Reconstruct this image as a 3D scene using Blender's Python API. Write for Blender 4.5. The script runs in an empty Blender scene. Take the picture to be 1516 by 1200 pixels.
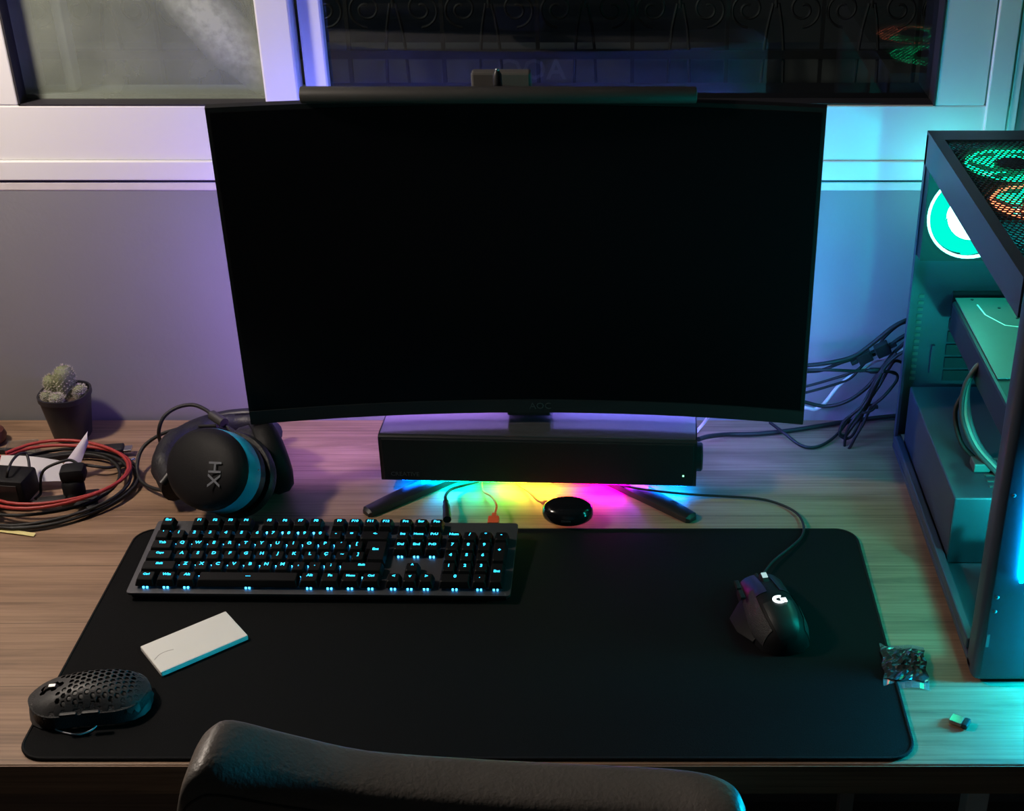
import bpy, bmesh, math, random
from mathutils import Vector, Matrix, Euler

R = math.radians
scn = bpy.context.scene
COL = scn.collection
DT = 0.75                      # height of the desk top above the floor

# ------------------------------------------------------------------ camera
cam_d = bpy.data.cameras.new('camera')
cam = bpy.data.objects.new('camera', cam_d)
COL.objects.link(cam)
scn.camera = cam
FPX, PX, PY, PITCH = 2030.0, 912.0, 597.0, R(28.7)
CAM = Vector((0.0, -1.035, 0.968 + DT))
cam_d.sensor_fit = 'HORIZONTAL'
cam_d.sensor_width = 36.0
cam_d.lens = 36.0 * FPX / 1516.0
cam_d.shift_x = -(PX - 758.0) / 1516.0
cam_d.shift_y = (PY - 600.0) / 1516.0
cam_d.clip_start = 0.02
cam.location = CAM
cam.rotation_euler = (math.pi / 2 - PITCH, 0, 0)

# ------------------------------------------------------------------ world, light, exposure
world = bpy.data.worlds.new('night')
scn.world = world
world.use_nodes = True
world.node_tree.nodes['Background'].inputs[0].default_value = (0.10, 0.13, 0.20, 1)
world.node_tree.nodes['Background'].inputs[1].default_value = 0.05
vs = scn.view_settings
vs.view_transform = 'Standard'
vs.look = 'None'
vs.gamma = 1.0
vs.exposure = 0.0
vs.use_curve_mapping = False
scn.cycles.use_denoising = True
scn.cycles.max_bounces = 8
scn.cycles.sample_clamp_indirect = 4.0
scn.cycles.caustics_reflective = False
scn.cycles.caustics_refractive = False


def light(name, kind, loc, energy, color, size=0.1, rot=None):
    d = bpy.data.lights.new(name, kind)
    d.energy = energy
    d.color = color
    if kind == 'POINT':
        d.shadow_soft_size = size
    if kind == 'AREA':
        d.size = size
    o = bpy.data.objects.new(name, d)
    COL.objects.link(o)
    o.location = loc
    if rot:
        o.rotation_euler = rot
    return o


# the bulb of the pendant lamp that hangs left of the window, and an unseen fill light added outdoors
LAMP = Vector((-1.08, 0.30, DT + 1.00))
light('pendant_bulb', 'POINT', LAMP, 32.5, (1.0, 0.86, 0.73), 0.06)
light('outdoor_fill', 'POINT', (-1.7, 1.55, DT + 1.3), 4.5, (0.55, 0.75, 1.0), 0.08)


# ------------------------------------------------------------------ picture <-> place (true planes of the room)
def ray(px, py):
    c, s = math.cos(PITCH), math.sin(PITCH)
    u, v = (px - PX) / FPX, (py - PY) / FPX
    return Vector((u, c - s * v, -s - c * v))


def onz(px, py, z=0.0):        # point at height z above the desk top
    r = ray(px, py)
    return CAM + r * ((DT + z - CAM.z) / r.z)


def ony(px, py, y):            # point at depth y
    r = ray(px, py)
    return CAM + r * ((y - CAM.y) / r.y)


# ------------------------------------------------------------------ materials
def nodes_of(name):
    m = bpy.data.materials.new(name)
    m.use_nodes = True
    return m, m.node_tree.nodes, m.node_tree.links, m.node_tree.nodes['Principled BSDF']


def mat(name, col, rough=0.5, metal=0.0, spec=0.5, emit=None, es=0.0, noise=0.0, nscale=60, bump=0.0,
        bscale=300, coat=0.0, sheen=0.0, alpha=1.0):
    m, N, L, b = nodes_of(name)
    b.inputs['Base Color'].default_value = (*col, 1)
    b.inputs['Roughness'].default_value = rough
    b.inputs['Metallic'].default_value = metal
    b.inputs['Specular IOR Level'].default_value = spec
    b.inputs['Coat Weight'].default_value = coat
    b.inputs['Sheen Weight'].default_value = sheen
    b.inputs['Alpha'].default_value = alpha
    if emit:
        b.inputs['Emission Color'].default_value = (*emit, 1)
        b.inputs['Emission Strength'].default_value = es
    tc = N.new('ShaderNodeTexCoord')
    if noise:
        n = N.new('ShaderNodeTexNoise')
        n.inputs['Scale'].default_value = nscale
        n.inputs['Detail'].default_value = 5
        L.new(tc.outputs['Object'], n.inputs['Vector'])
        mx = N.new('ShaderNodeMix')
        mx.data_type = 'RGBA'
        mx.inputs['A'].default_value = (*[c * (1 - noise) for c in col], 1)
        mx.inputs['B'].default_value = (*[min(1, c * (1 + noise)) for c in col], 1)
        L.new(n.outputs['Fac'], mx.inputs['Factor'])
        L.new(mx.outputs['Result'], b.inputs['Base Color'])
    if bump:
        n2 = N.new('ShaderNodeTexNoise')
        n2.inputs['Scale'].default_value = bscale
        n2.inputs['Detail'].default_value = 3
        L.new(tc.outputs['Object'], n2.inputs['Vector'])
        bp = N.new('ShaderNodeBump')
        bp.inputs['Strength'].default_value = bump
        bp.inputs['Distance'].default_value = 0.002
        L.new(n2.outputs['Fac'], bp.inputs['Height'])
        L.new(bp.outputs['Normal'], b.inputs['Normal'])
    return m


def glow(name, col, strength):
    m = bpy.data.materials.new(name)
    m.use_nodes = True
    N, L = m.node_tree.nodes, m.node_tree.links
    N.clear()
    e = N.new('ShaderNodeEmission')
    e.inputs[0].default_value = (*col, 1)
    e.inputs[1].default_value = strength
    o = N.new('ShaderNodeOutputMaterial')
    L.new(e.outputs[0], o.inputs[0])
    return m


def wood(name, dark, mid, lite, rough=0.45):
    m, N, L, b = nodes_of(name)
    tc = N.new('ShaderNodeTexCoord')
    mp = N.new('ShaderNodeMapping')
    mp.inputs['Scale'].default_value = (1.0, 12.0, 12.0)
    L.new(tc.outputs['Object'], mp.inputs['Vector'])
    n1 = N.new('ShaderNodeTexNoise')
    n1.inputs['Scale'].default_value = 2.6
    n1.inputs['Detail'].default_value = 9
    n1.inputs['Roughness'].default_value = 0.62
    n1.inputs['Distortion'].default_value = 0.7
    L.new(mp.outputs[0], n1.inputs['Vector'])
    mp2 = N.new('ShaderNodeMapping')
    mp2.inputs['Scale'].default_value = (2.5, 130.0, 130.0)
    L.new(tc.outputs['Object'], mp2.inputs['Vector'])
    n2 = N.new('ShaderNodeTexNoise')
    n2.inputs['Scale'].default_value = 2.0
    n2.inputs['Detail'].default_value = 4
    L.new(mp2.outputs[0], n2.inputs['Vector'])
    cr = N.new('ShaderNodeValToRGB')
    e = cr.color_ramp.elements
    e[0].position, e[0].color = 0.30, (*dark, 1)
    e[1].position, e[1].color = 0.72, (*lite, 1)
    k = cr.color_ramp.elements.new(0.47)
    k.color = (*mid, 1)
    L.new(n1.outputs['Fac'], cr.inputs[0])
    mx = N.new('ShaderNodeMix')
    mx.data_type = 'RGBA'
    mx.blend_type = 'MULTIPLY'
    mx.inputs['Factor'].default_value = 0.55
    cr2 = N.new('ShaderNodeValToRGB')
    cr2.color_ramp.elements[0].position = 0.32
    cr2.color_ramp.elements[0].color = (0.45, 0.42, 0.40, 1)
    cr2.color_ramp.elements[1].position = 0.60
    cr2.color_ramp.elements[1].color = (1, 1, 1, 1)
    L.new(n2.outputs['Fac'], cr2.inputs[0])
    L.new(cr.outputs[0], mx.inputs['A'])
    L.new(cr2.outputs[0], mx.inputs['B'])
    # dark joint lines between the printed planks of the laminate
    sp = N.new('ShaderNodeSeparateXYZ')
    L.new(tc.outputs['Object'], sp.inputs[0])
    nz = N.new('ShaderNodeTexNoise')
    nz.inputs['Scale'].default_value = 3.0
    L.new(tc.outputs['Object'], nz.inputs['Vector'])
    ad = N.new('ShaderNodeMath')
    ad.operation = 'MULTIPLY_ADD'
    ad.inputs[1].default_value = 0.012
    L.new(nz.outputs['Fac'], ad.inputs[0])
    L.new(sp.outputs['Y'], ad.inputs[2])
    md = N.new('ShaderNodeMath')
    md.operation = 'PINGPONG'
    md.inputs[1].default_value = 0.055
    L.new(ad.outputs[0], md.inputs[0])
    lt = N.new('ShaderNodeMath')
    lt.operation = 'LESS_THAN'
    lt.inputs[1].default_value = 0.0010
    L.new(md.outputs[0], lt.inputs[0])
    ml = N.new('ShaderNodeMath')
    ml.operation = 'MULTIPLY'
    ml.inputs[1].default_value = 0.55
    L.new(lt.outputs[0], ml.inputs[0])
    mx2 = N.new('ShaderNodeMix')
    mx2.data_type = 'RGBA'
    mx2.inputs['B'].default_value = (*[c * 0.5 for c in dark], 1)
    L.new(ml.outputs[0], mx2.inputs['Factor'])
    L.new(mx.outputs['Result'], mx2.inputs['A'])
    L.new(mx2.outputs['Result'], b.inputs['Base Color'])
    b.inputs['Roughness'].default_value = rough
    bp = N.new('ShaderNodeBump')
    bp.inputs['Strength'].default_value = 0.12
    bp.inputs['Distance'].default_value = 0.001
    L.new(n2.outputs['Fac'], bp.inputs['Height'])
    L.new(bp.outputs['Normal'], b.inputs['Normal'])
    return m


def glass_mat(name, dust=0.0, dust_col=(0.5, 0.52, 0.42), glare_streak=False):
    m = bpy.data.materials.new(name)
    m.use_nodes = True
    N, L = m.node_tree.nodes, m.node_tree.links
    N.clear()
    out = N.new('ShaderNodeOutputMaterial')
    tr = N.new('ShaderNodeBsdfTransparent')
    tr.inputs[0].default_value = (0.82, 0.86, 0.86, 1)
    gl = N.new('ShaderNodeBsdfGlossy')
    gl.inputs['Roughness'].default_value = 0.0
    fr = N.new('ShaderNodeFresnel')
    fr.inputs[0].default_value = 2.0
    mx = N.new('ShaderNodeMixShader')
    ge = N.new('ShaderNodeNewGeometry')
    fm = N.new('ShaderNodeMath')                 # only the outer faces mirror; inside the sheet nothing does
    fm.operation = 'MULTIPLY_ADD'
    fm.inputs[1].default_value = -1.0
    fm.inputs[2].default_value = 1.0
    L.new(ge.outputs['Backfacing'], fm.inputs[0])
    fk = N.new('ShaderNodeMath')
    fk.operation = 'MULTIPLY'
    L.new(fr.outputs[0], fk.inputs[0])
    L.new(fm.outputs[0], fk.inputs[1])
    L.new(fk.outputs[0], mx.inputs[0])
    L.new(tr.outputs[0], mx.inputs[1])
    L.new(gl.outputs[0], mx.inputs[2])
    if dust:
        df = N.new('ShaderNodeBsdfDiffuse')
        df.inputs[0].default_value = (*dust_col, 1)
        tc = N.new('ShaderNodeTexCoord')
        n = N.new('ShaderNodeTexNoise')
        n.inputs['Scale'].default_value = 14
        n.inputs['Detail'].default_value = 8
        L.new(tc.outputs['Object'], n.inputs['Vector'])
        mr = N.new('ShaderNodeMapRange')
        mr.inputs['From Min'].default_value = 0.3
        mr.inputs['From Max'].default_value = 0.8
        mr.inputs['To Min'].default_value = dust * 0.8
        mr.inputs['To Max'].default_value = dust * 1.5
        L.new(n.outputs['Fac'], mr.inputs['Value'])
        fac = mr.outputs[0]
        if glare_streak:                       # a bright reflection painted into the dust, slanting down across the pane
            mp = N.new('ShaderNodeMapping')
            mp.inputs['Location'].default_value = glare_streak
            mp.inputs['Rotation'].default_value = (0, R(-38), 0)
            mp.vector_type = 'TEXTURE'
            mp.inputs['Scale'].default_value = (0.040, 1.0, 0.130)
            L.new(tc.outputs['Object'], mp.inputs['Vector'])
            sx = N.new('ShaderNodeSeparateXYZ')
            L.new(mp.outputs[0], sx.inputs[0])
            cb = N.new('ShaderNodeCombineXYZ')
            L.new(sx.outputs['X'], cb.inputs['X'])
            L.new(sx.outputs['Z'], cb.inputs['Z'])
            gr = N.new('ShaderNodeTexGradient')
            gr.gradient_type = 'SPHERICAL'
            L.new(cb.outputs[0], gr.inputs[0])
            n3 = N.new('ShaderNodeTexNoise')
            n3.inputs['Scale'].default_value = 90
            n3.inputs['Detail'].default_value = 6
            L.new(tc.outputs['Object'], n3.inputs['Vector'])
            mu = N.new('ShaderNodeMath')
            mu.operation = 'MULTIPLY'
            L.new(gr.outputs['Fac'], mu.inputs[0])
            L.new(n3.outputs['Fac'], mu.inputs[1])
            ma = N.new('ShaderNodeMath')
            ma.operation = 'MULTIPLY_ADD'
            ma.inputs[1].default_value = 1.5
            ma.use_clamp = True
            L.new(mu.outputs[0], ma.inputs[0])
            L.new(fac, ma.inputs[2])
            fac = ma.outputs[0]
        m2 = N.new('ShaderNodeMixShader')
        L.new(fac, m2.inputs[0])
        L.new(mx.outputs[0], m2.inputs[1])
        L.new(df.outputs[0], m2.inputs[2])
        mx = m2
    L.new(mx.outputs[0], out.inputs[0])
    return m


M = {}
M['wall'] = mat('wall_paint', (0.255, 0.255, 0.268), 0.85, noise=0.05, nscale=8, bump=0.15, bscale=120)
M['roomwall'] = mat('room_paint', (0.08, 0.075, 0.07), 0.9, noise=0.05, nscale=3)
M['ceil'] = mat('ceiling_paint', (0.12, 0.115, 0.11), 0.9, noise=0.03, nscale=3)
M['floor'] = mat('floor_tile', (0.16, 0.14, 0.12), 0.5, noise=0.2, nscale=4)
M['frame'] = mat('white_aluminium', (0.86, 0.86, 0.86), 0.42, noise=0.02, nscale=5)
M['stone'] = mat('pale_stone', (0.74, 0.70, 0.66), 0.5, noise=0.12, nscale=40)
M['gasket'] = mat('black_gasket', (0.025, 0.023, 0.03), 0.6, noise=0.2)
M['outwall'] = mat('outdoor_plaster', (0.19, 0.20, 0.20), 0.95, noise=0.25, nscale=6)
M['iron'] = mat('painted_iron', (0.03, 0.03, 0.032), 0.6, noise=0.2)
M['wood'] = wood('desk_laminate', (0.17, 0.100, 0.060), (0.30, 0.185, 0.115), (0.40, 0.255, 0.165))
M['edge'] = wood('desk_edge', (0.10, 0.06, 0.04), (0.17, 0.105, 0.075), (0.23, 0.15, 0.11))
M['pad'] = mat('pad_cloth', (0.0034, 0.0035, 0.0040), 0.85, spec=0.14, noise=0.15, nscale=900, bump=0.25, bscale=1500)
M['cap'] = mat('keycap_plastic', (0.0042, 0.0042, 0.0050), 0.55, spec=0.16, noise=0.1, nscale=200)
M['padedge'] = mat('pad_stitch', (0.006, 0.006, 0.007), 0.8, spec=0.2, bump=0.4, bscale=900)
M['black'] = mat('black_plastic', (0.011, 0.011, 0.013), 0.42, noise=0.15, nscale=40)
M['matte'] = mat('black_matte', (0.0048, 0.0048, 0.006), 0.62, spec=0.22, bump=0.12, bscale=700)
M['gloss'] = mat('black_gloss', (0.006, 0.006, 0.008), 0.14, noise=0.1)
M['rubber'] = mat('black_rubber', (0.007, 0.0065, 0.007), 0.6, noise=0.15, nscale=80)
M['screen'] = mat('dark_screen', (0.0018, 0.0018, 0.0028), 0.32, spec=0.18, noise=0.05, nscale=3)
M['grille_cloth'] = mat('speaker_cloth', (0.007, 0.007, 0.009), 0.75, spec=0.25, bump=0.3, bscale=1200)
M['darkprint'] = mat('dark_print', (0.05, 0.05, 0.055), 0.4, noise=0.05)
M['greyprint'] = mat('grey_print', (0.45, 0.45, 0.50), 0.4, noise=0.05)
M['white'] = mat('white_plastic', (0.90, 0.88, 0.85), 0.35, noise=0.02, nscale=20)
M['paper'] = mat('white_paper', (0.62, 0.60, 0.60), 0.8, noise=0.05, nscale=30)
M['scratch'] = mat('scratch', (0.42, 0.38, 0.36), 0.6, noise=0.1)
M['alu'] = mat('brushed_aluminium', (0.085, 0.085, 0.095), 0.42, metal=0.6, noise=0.08, nscale=300)
M['chrome'] = mat('plug_metal', (0.75, 0.74, 0.72), 0.22, metal=1.0, noise=0.05)
M['steel'] = mat('case_steel', (0.055, 0.066, 0.095), 0.42, metal=0.25, noise=0.08, nscale=50)
M['steeldark'] = mat('case_steel_dark', (0.018, 0.021, 0.028), 0.5, metal=0.2, noise=0.1, nscale=50)
M['pcb'] = mat('circuit_board', (0.02, 0.03, 0.03), 0.4, noise=0.3, nscale=90)
M['backplate'] = mat('backplate', (0.11, 0.13, 0.13), 0.5, metal=0.2, noise=0.08)
M['line'] = mat('pale_line', (0.75, 0.78, 0.78), 0.5, noise=0.03)
M['red'] = mat('red_cable', (0.35, 0.030, 0.026), 0.45, noise=0.1)
M['orange'] = mat('orange_cable', (0.80, 0.11, 0.04), 0.45, noise=0.1)
M['whitecable'] = mat('white_cable', (0.72, 0.72, 0.75), 0.5, noise=0.03)
M['blue'] = mat('blue_ring', (0.02, 0.36, 0.58), 0.35, noise=0.05)
M['pot'] = mat('black_pot', (0.016, 0.015, 0.02), 0.45, noise=0.15, nscale=30)
M['soil'] = mat('soil', (0.07, 0.045, 0.03), 0.95, noise=0.5, nscale=200, bump=0.8, bscale=250)
M['cactus'] = mat('cactus_skin', (0.20, 0.22, 0.12), 0.75, noise=0.25, nscale=120)
M['spine'] = mat('cactus_spine', (0.72, 0.66, 0.55), 0.7, noise=0.1)
M['chairleather'] = mat('chair_leather', (0.105, 0.094, 0.086), 0.42, spec=0.6, noise=0.25, nscale=30, bump=0.35, bscale=260)
M['leather'] = mat('black_leather', (0.012, 0.012, 0.014), 0.46, spec=0.4, noise=0.25, nscale=30, bump=0.35, bscale=260)
M['seam'] = mat('leather_seam', (0.03, 0.028, 0.027), 0.5, noise=0.1)
M['greymetal'] = mat('grey_metal', (0.75, 0.76, 0.76), 0.45, noise=0.05)
M['yellow'] = mat('yellow_strip', (0.72, 0.62, 0.25), 0.6, noise=0.08)
M['redbrown'] = mat('redbrown', (0.09, 0.025, 0.02), 0.4, noise=0.2)
M['shell'] = mat('mouse_shell', (0.030, 0.030, 0.032), 0.48, noise=0.08, nscale=60)
M['mousein'] = mat('mouse_inside', (0.05, 0.05, 0.052), 0.55, noise=0.2, nscale=90)
M['grip'] = mat('mouse_grip', (0.016, 0.016, 0.018), 0.55, bump=0.5, bscale=900)
M['lampshade'] = mat('lamp_metal', (0.5, 0.48, 0.45), 0.4, noise=0.05)
M['foil'] = mat('pouch_film', (0.035, 0.04, 0.04), 0.16, noise=0.3, nscale=120, coat=0.5)
M['clear'] = glass_mat('clear_plastic', 0.08, (0.75, 0.72, 0.72))
M['clearbag'] = glass_mat('clear_film', 0.10, (0.60, 0.62, 0.62))
M['pane'] = glass_mat('window_glass')
M['dustpane'] = glass_mat('dusty_window_glass', 0.30, (0.45, 0.50, 0.41), glare_streak=(0.252, 0.0, 0.100))
KEYC = (0.05, 0.55, 1.0)
M['keyled'] = glow('key_led', (0.03, 0.42, 1.0), 11.0)
M['legend'] = glow('key_legend', (0.03, 0.58, 1.0), 3.2)
M['teal'] = glow('fan_teal', (0.0, 1.0, 0.72), 1.0)
M['tealring'] = glow('fan_ring', (0.22, 1.0, 0.80), 5.5)
M['tealhub'] = glow('fan_hub', (0.35, 1.0, 0.86), 7.0)
M['greenfan'] = glow('fan_green', (0.0, 1.0, 0.36), 7.0)
M['redfan'] = glow('fan_red', (1.0, 0.20, 0.08), 5.0)
M['cyanstrip'] = glow('front_strip', (0.0, 0.45, 1.0), 80.0)
M['cyanfill'] = glow('desk_fill_glow', (0.0, 0.64, 1.0), 1700.0)
M['whiteglow'] = glow('mouse_logo_glow', (0.85, 0.97, 1.0), 2.2)
M['whitedim'] = glow('mouse_wheel_glow', (0.55, 0.85, 0.85), 0.8)
M['greenled'] = glow('status_led', (0.25, 1.0, 0.45), 2.5)


# ------------------------------------------------------------------ mesh builder
def smooth_path(pts, sub=6, closed=False):
    pts = [Vector(p) for p in pts]
    n = len(pts)
    out = []
    rng = range(n) if closed else range(n - 1)
    for i in rng:
        if closed:
            p0, p1, p2, p3 = pts[i - 1], pts[i], pts[(i + 1) % n], pts[(i + 2) % n]
        else:
            p0, p1, p2, p3 = pts[max(i - 1, 0)], pts[i], pts[i + 1], pts[min(i + 2, n - 1)]
        for k in range(sub):
            t = k / sub
            out.append(0.5 * ((2 * p1) + (p2 - p0) * t + (2 * p0 - 5 * p1 + 4 * p2 - p3) * t * t +
                              (3 * p1 - p0 - 3 * p2 + p3) * t ** 3))
    if not closed:
        out.append(pts[-1])
    return out


class MB:
    def __init__(self):
        self.v, self.f = [], []

    def add(self, vs_, fs, T=None):
        o = len(self.v)
        self.v += [tuple(T @ Vector(p)) if T else tuple(p) for p in vs_]
        self.f += [tuple(i + o for i in f) for f in fs]
        return self

    def bm(self, b, T=None):
        b.verts.index_update()
        vs_ = [v.co.copy() for v in b.verts]
        fs = [[v.index for v in f.verts] for f in b.faces]
        b.free()
        return self.add(vs_, fs, T)

    def box(self, lo, hi, bev=0.0, T=None, seg=2):
        b = bmesh.new()
        bmesh.ops.create_cube(b, size=1)
        c = [(lo[i] + hi[i]) / 2 for i in range(3)]
        s = [hi[i] - lo[i] for i in range(3)]
        for v in b.verts:
            v.co = Vector((c[0] + v.co.x * s[0], c[1] + v.co.y * s[1], c[2] + v.co.z * s[2]))
        if bev:
            bmesh.ops.bevel(b, geom=b.edges[:], offset=min(bev, min(s) * 0.49), segments=seg, profile=0.5,
                            affect='EDGES')
        return self.bm(b, T)

    def loft(self, rings, caps=True, closed=False, T=None):
        n = len(rings[0])
        vs_ = [p for r in rings for p in r]
        fs = []
        m = len(rings)
        for i in range(m if closed else m - 1):
            a, b = i * n, ((i + 1) % m) * n
            for j in range(n):
                k = (j + 1) % n
                fs.append((a + j, a + k, b + k, b + j))
        if caps and not closed:
            fs.append(tuple(range(n - 1, -1, -1)))
            fs.append(tuple((m - 1) * n + j for j in range(n)))
        return self.add(vs_, fs, T)

    def tube(self, pts, r, n=8, sub=6, closed=False, flat=1.0, T=None):
        P = smooth_path(pts, sub, closed) if sub > 1 else [Vector(p) for p in pts]
        m = len(P)
        rings = []
        up = None
        for i, p in enumerate(P):
            a = P[(i - 1) % m] if (closed or i > 0) else p
            b = P[(i + 1) % m] if (closed or i < m - 1) else p
            t = (b - a)
            if t.length < 1e-9:
                t = Vector((0, 0, 1))
            t.normalize()
            if up is None:
                up = Vector((0, 0, 1)) if abs(t.z) < 0.9 else Vector((1, 0, 0))
            u = (up - t * up.dot(t))
            if u.length < 1e-6:
                u = t.orthogonal()
            u.normalize()
            up = u
            w = t.cross(u)
            rr = r[min(int(i * len(r) / m), len(r) - 1)] if isinstance(r, (list, tuple)) else r
            rings.append([p + (w * math.cos(2 * math.pi * k / n) + u * math.sin(2 * math.pi * k / n) * flat) * rr
                          for k in range(n)])
        return self.loft(rings, True, closed, T)

    def lathe(self, prof, n=24, T=None, sx=1.0, sy=1.0):
        rings = []
        for r, z in prof:
            rings.append([(r * sx * math.cos(2 * math.pi * k / n), r * sy * math.sin(2 * math.pi * k / n), z)
                          for k in range(n)])
        return self.loft(rings, True, False, T)

    def prism(self, poly, z0, z1, T=None):
        n = len(poly)
        return self.loft([[(x, y, z0) for x, y in poly], [(x, y, z1) for x, y in poly]], True, False, T)

    def ellipsoid(self, c, s, T=None, n=20, m=12, p=1.0):
        rings = []
        for i in range(m + 1):
            a = -math.pi / 2 + math.pi * i / m
            a = max(-math.pi / 2 + 0.02, min(math.pi / 2 - 0.02, a))
            cr = abs(math.cos(a)) ** p
            z = math.copysign(abs(math.sin(a)) ** p, math.sin(a))
            rings.append([(c[0] + s[0] * cr * math.cos(2 * math.pi * k / n),
                           c[1] + s[1] * cr * math.sin(2 * math.pi * k / n), c[2] + s[2] * z) for k in range(n)])
        return self.loft(rings, True, False, T)

    def mesh(self, name, material, smooth=None):
        me = bpy.data.meshes.new(name)
        me.from_pydata(self.v, [], self.f)
        b = bmesh.new()
        b.from_mesh(me)
        bmesh.ops.recalc_face_normals(b, faces=b.faces[:])
        b.to_mesh(me)
        b.free()
        me.materials.append(material)
        if smooth:
            me.polygons.foreach_set('use_smooth', [True] * len(me.polygons))
            me.set_sharp_from_angle(angle=R(smooth))
        return me

    def build(self, name, material, parent=None, smooth=None, T=None):
        return put(name, self.mesh(name, material, smooth), parent, T)


def put(name, me, parent=None, T=None):
    o = bpy.data.objects.new(name, me)
    COL.objects.link(o)
    if parent:
        o.parent = parent
    if T:
        o.matrix_basis = T
    return o


def tag(o, label=None, cat=None, group=None, kind=None):
    if label:
        o['label'] = label
    if cat:
        o['category'] = cat
    if group:
        o['group'] = group
    if kind:
        o['kind'] = kind
    return o


def empty(name, loc, rz=0.0, label=None, cat=None, group=None, rot=None):
    o = bpy.data.objects.new(name, None)
    COL.objects.link(o)
    o.empty_display_size = 0.05
    o.location = loc
    o.rotation_euler = rot if rot else (0, 0, rz)
    return tag(o, label, cat, group)


def xf(loc=(0, 0, 0), rot=(0, 0, 0), sc=(1, 1, 1)):
    return Matrix.LocRotScale(Vector(loc), Euler(rot), Vector(sc))


def rrect(x0, y0, x1, y1, r, n=6):
    pts = []
    for cx, cy, a in ((x1 - r, y0 + r, -90), (x1 - r, y1 - r, 0), (x0 + r, y1 - r, 90), (x0 + r, y0 + r, 180)):
        for k in range(n + 1):
            t = R(a + 90 * k / n)
            pts.append((cx + r * math.cos(t), cy + r * math.sin(t)))
    return pts


def hexmesh(mb, inside, x0, y0, x1, y1, pitch, hole, thick, T):
    """a sheet with real hexagonal holes, in its own xy plane"""
    dx, dy = pitch, pitch * math.sqrt(3) / 2
    row = 0
    y = y0 + dy / 2
    Ro, Ri = pitch / math.sqrt(3), hole / math.sqrt(3)
    while y < y1:
        x = x0 + dx / 2 + (dx / 2 if row % 2 else 0)
        while x < x1:
            if inside(x, y):
                ring = []
                for rr, z in ((Ro, 0), (Ri, 0), (Ri, -thick), (Ro, -thick)):
                    ring.append([(x + rr * math.cos(R(30 + 60 * k)), y + rr * math.sin(R(30 + 60 * k)), z)
                                 for k in range(6)])
                mb.loft(ring, False, False, T)
            x += dx
        y += dy
        row += 1


# text turned into meshes, all in one go
def make_texts(specs):
    objs = {}
    for key, (body, size, ext, off) in specs.items():
        cu = bpy.data.curves.new('t', 'FONT')
        cu.body = body
        cu.size = size
        cu.extrude = ext
        cu.align_x = 'CENTER'
        cu.align_y = 'CENTER'
        cu.resolution_u = 2
        cu.offset = off
        o = bpy.data.objects.new('t', cu)
        COL.objects.link(o)
        objs[key] = o
    bpy.context.view_layer.update()
    dg = bpy.context.evaluated_depsgraph_get()
    res = {}
    for key, o in objs.items():
        res[key] = bpy.data.meshes.new_from_object(o.evaluated_get(dg))
    for o in objs.values():
        cu = o.data
        bpy.data.objects.remove(o)
        bpy.data.curves.remove(cu)
    return res


def text(name, me, material, parent, T):
    me = me.copy()
    me.materials.clear()
    me.materials.append(material)
    return put(name, me, parent, T)


LEG = ['Esc'] + ['F%d' % i for i in range(1, 13)] + list("'1234567890-=") + list('QWERTYUIOP´[') + \
    list('ASDFGHJKLÇ~]') + list('ZXCVBNM,.;/') + ['<-', 'Tab', 'Caps', 'Shift', 'Ctrl', 'Win', 'Alt', 'Fn', 'Menu',
                                                   '__', 'Ent', 'Prt', 'Scr', 'Pse', 'Ins', 'Home', 'PgU', 'Del',
                                                   'End', 'PgD', '^', '<', 'v', '>', 'Num', '*', '+']
SPECS = {s: (s, 0.0068 if len(s) == 1 else (0.0056 if len(s) < 4 else 0.0046), 0.0, 0.00018) for s in LEG}
SPECS['AOC'] = ('AOC', 0.013, 0.0002, 0.0)
SPECS['AOCBIG'] = ('AOC', 0.040, 0.0004, 0.0006)
SPECS['CREATIVE'] = ('CREATIVE', 0.0085, 0.0001, 0.0)
SPECS['HX'] = ('HX', 0.022, 0.0002, 0.0002)
TXT = make_texts(SPECS)


# ================================================================== the room
def struct(name, mb, m, smooth=None):
    return tag(mb.build(name, m, None, smooth), kind='structure')


WY = 0.690                                  # face of the window wall
XL, XR, YB, CH = -2.3, 1.7, -2.6, 2.65
WX0, WX1, WZ0, WZ1 = -0.99, 0.515, DT + 0.357, DT + 1.62
struct('floor', MB().box((XL - .1, YB - .1, -0.05), (XR + .1, WY + .15, 0)), M['floor'])
struct('ceiling', MB().box((XL - .1, YB - .1, CH), (XR + .1, WY + .15, CH + .05)), M['ceil'])
wb = MB()
wb.box((XL, WY, 0), (XR, WY + .14, DT + 0.344))
wb.box((XL, WY, DT + 0.344), (WX0, WY + .14, CH))
wb.box((WX1, WY, DT + 0.344), (XR, WY + .14, CH))
wb.box((WX0, WY, WZ1), (WX1, WY + .14, CH))
struct('wall_back', wb, M['wall'])
struct('wall_left', MB().box((XL - .1, YB, 0), (XL, WY, CH)), M['roomwall'])
struct('wall_right', MB().box((XR, YB, 0), (XR + .1, WY, CH)), M['roomwall'])
struct('wall_front', MB().box((XL, YB - .1, 0), (XR, YB, CH)), M['roomwall'])

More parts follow.
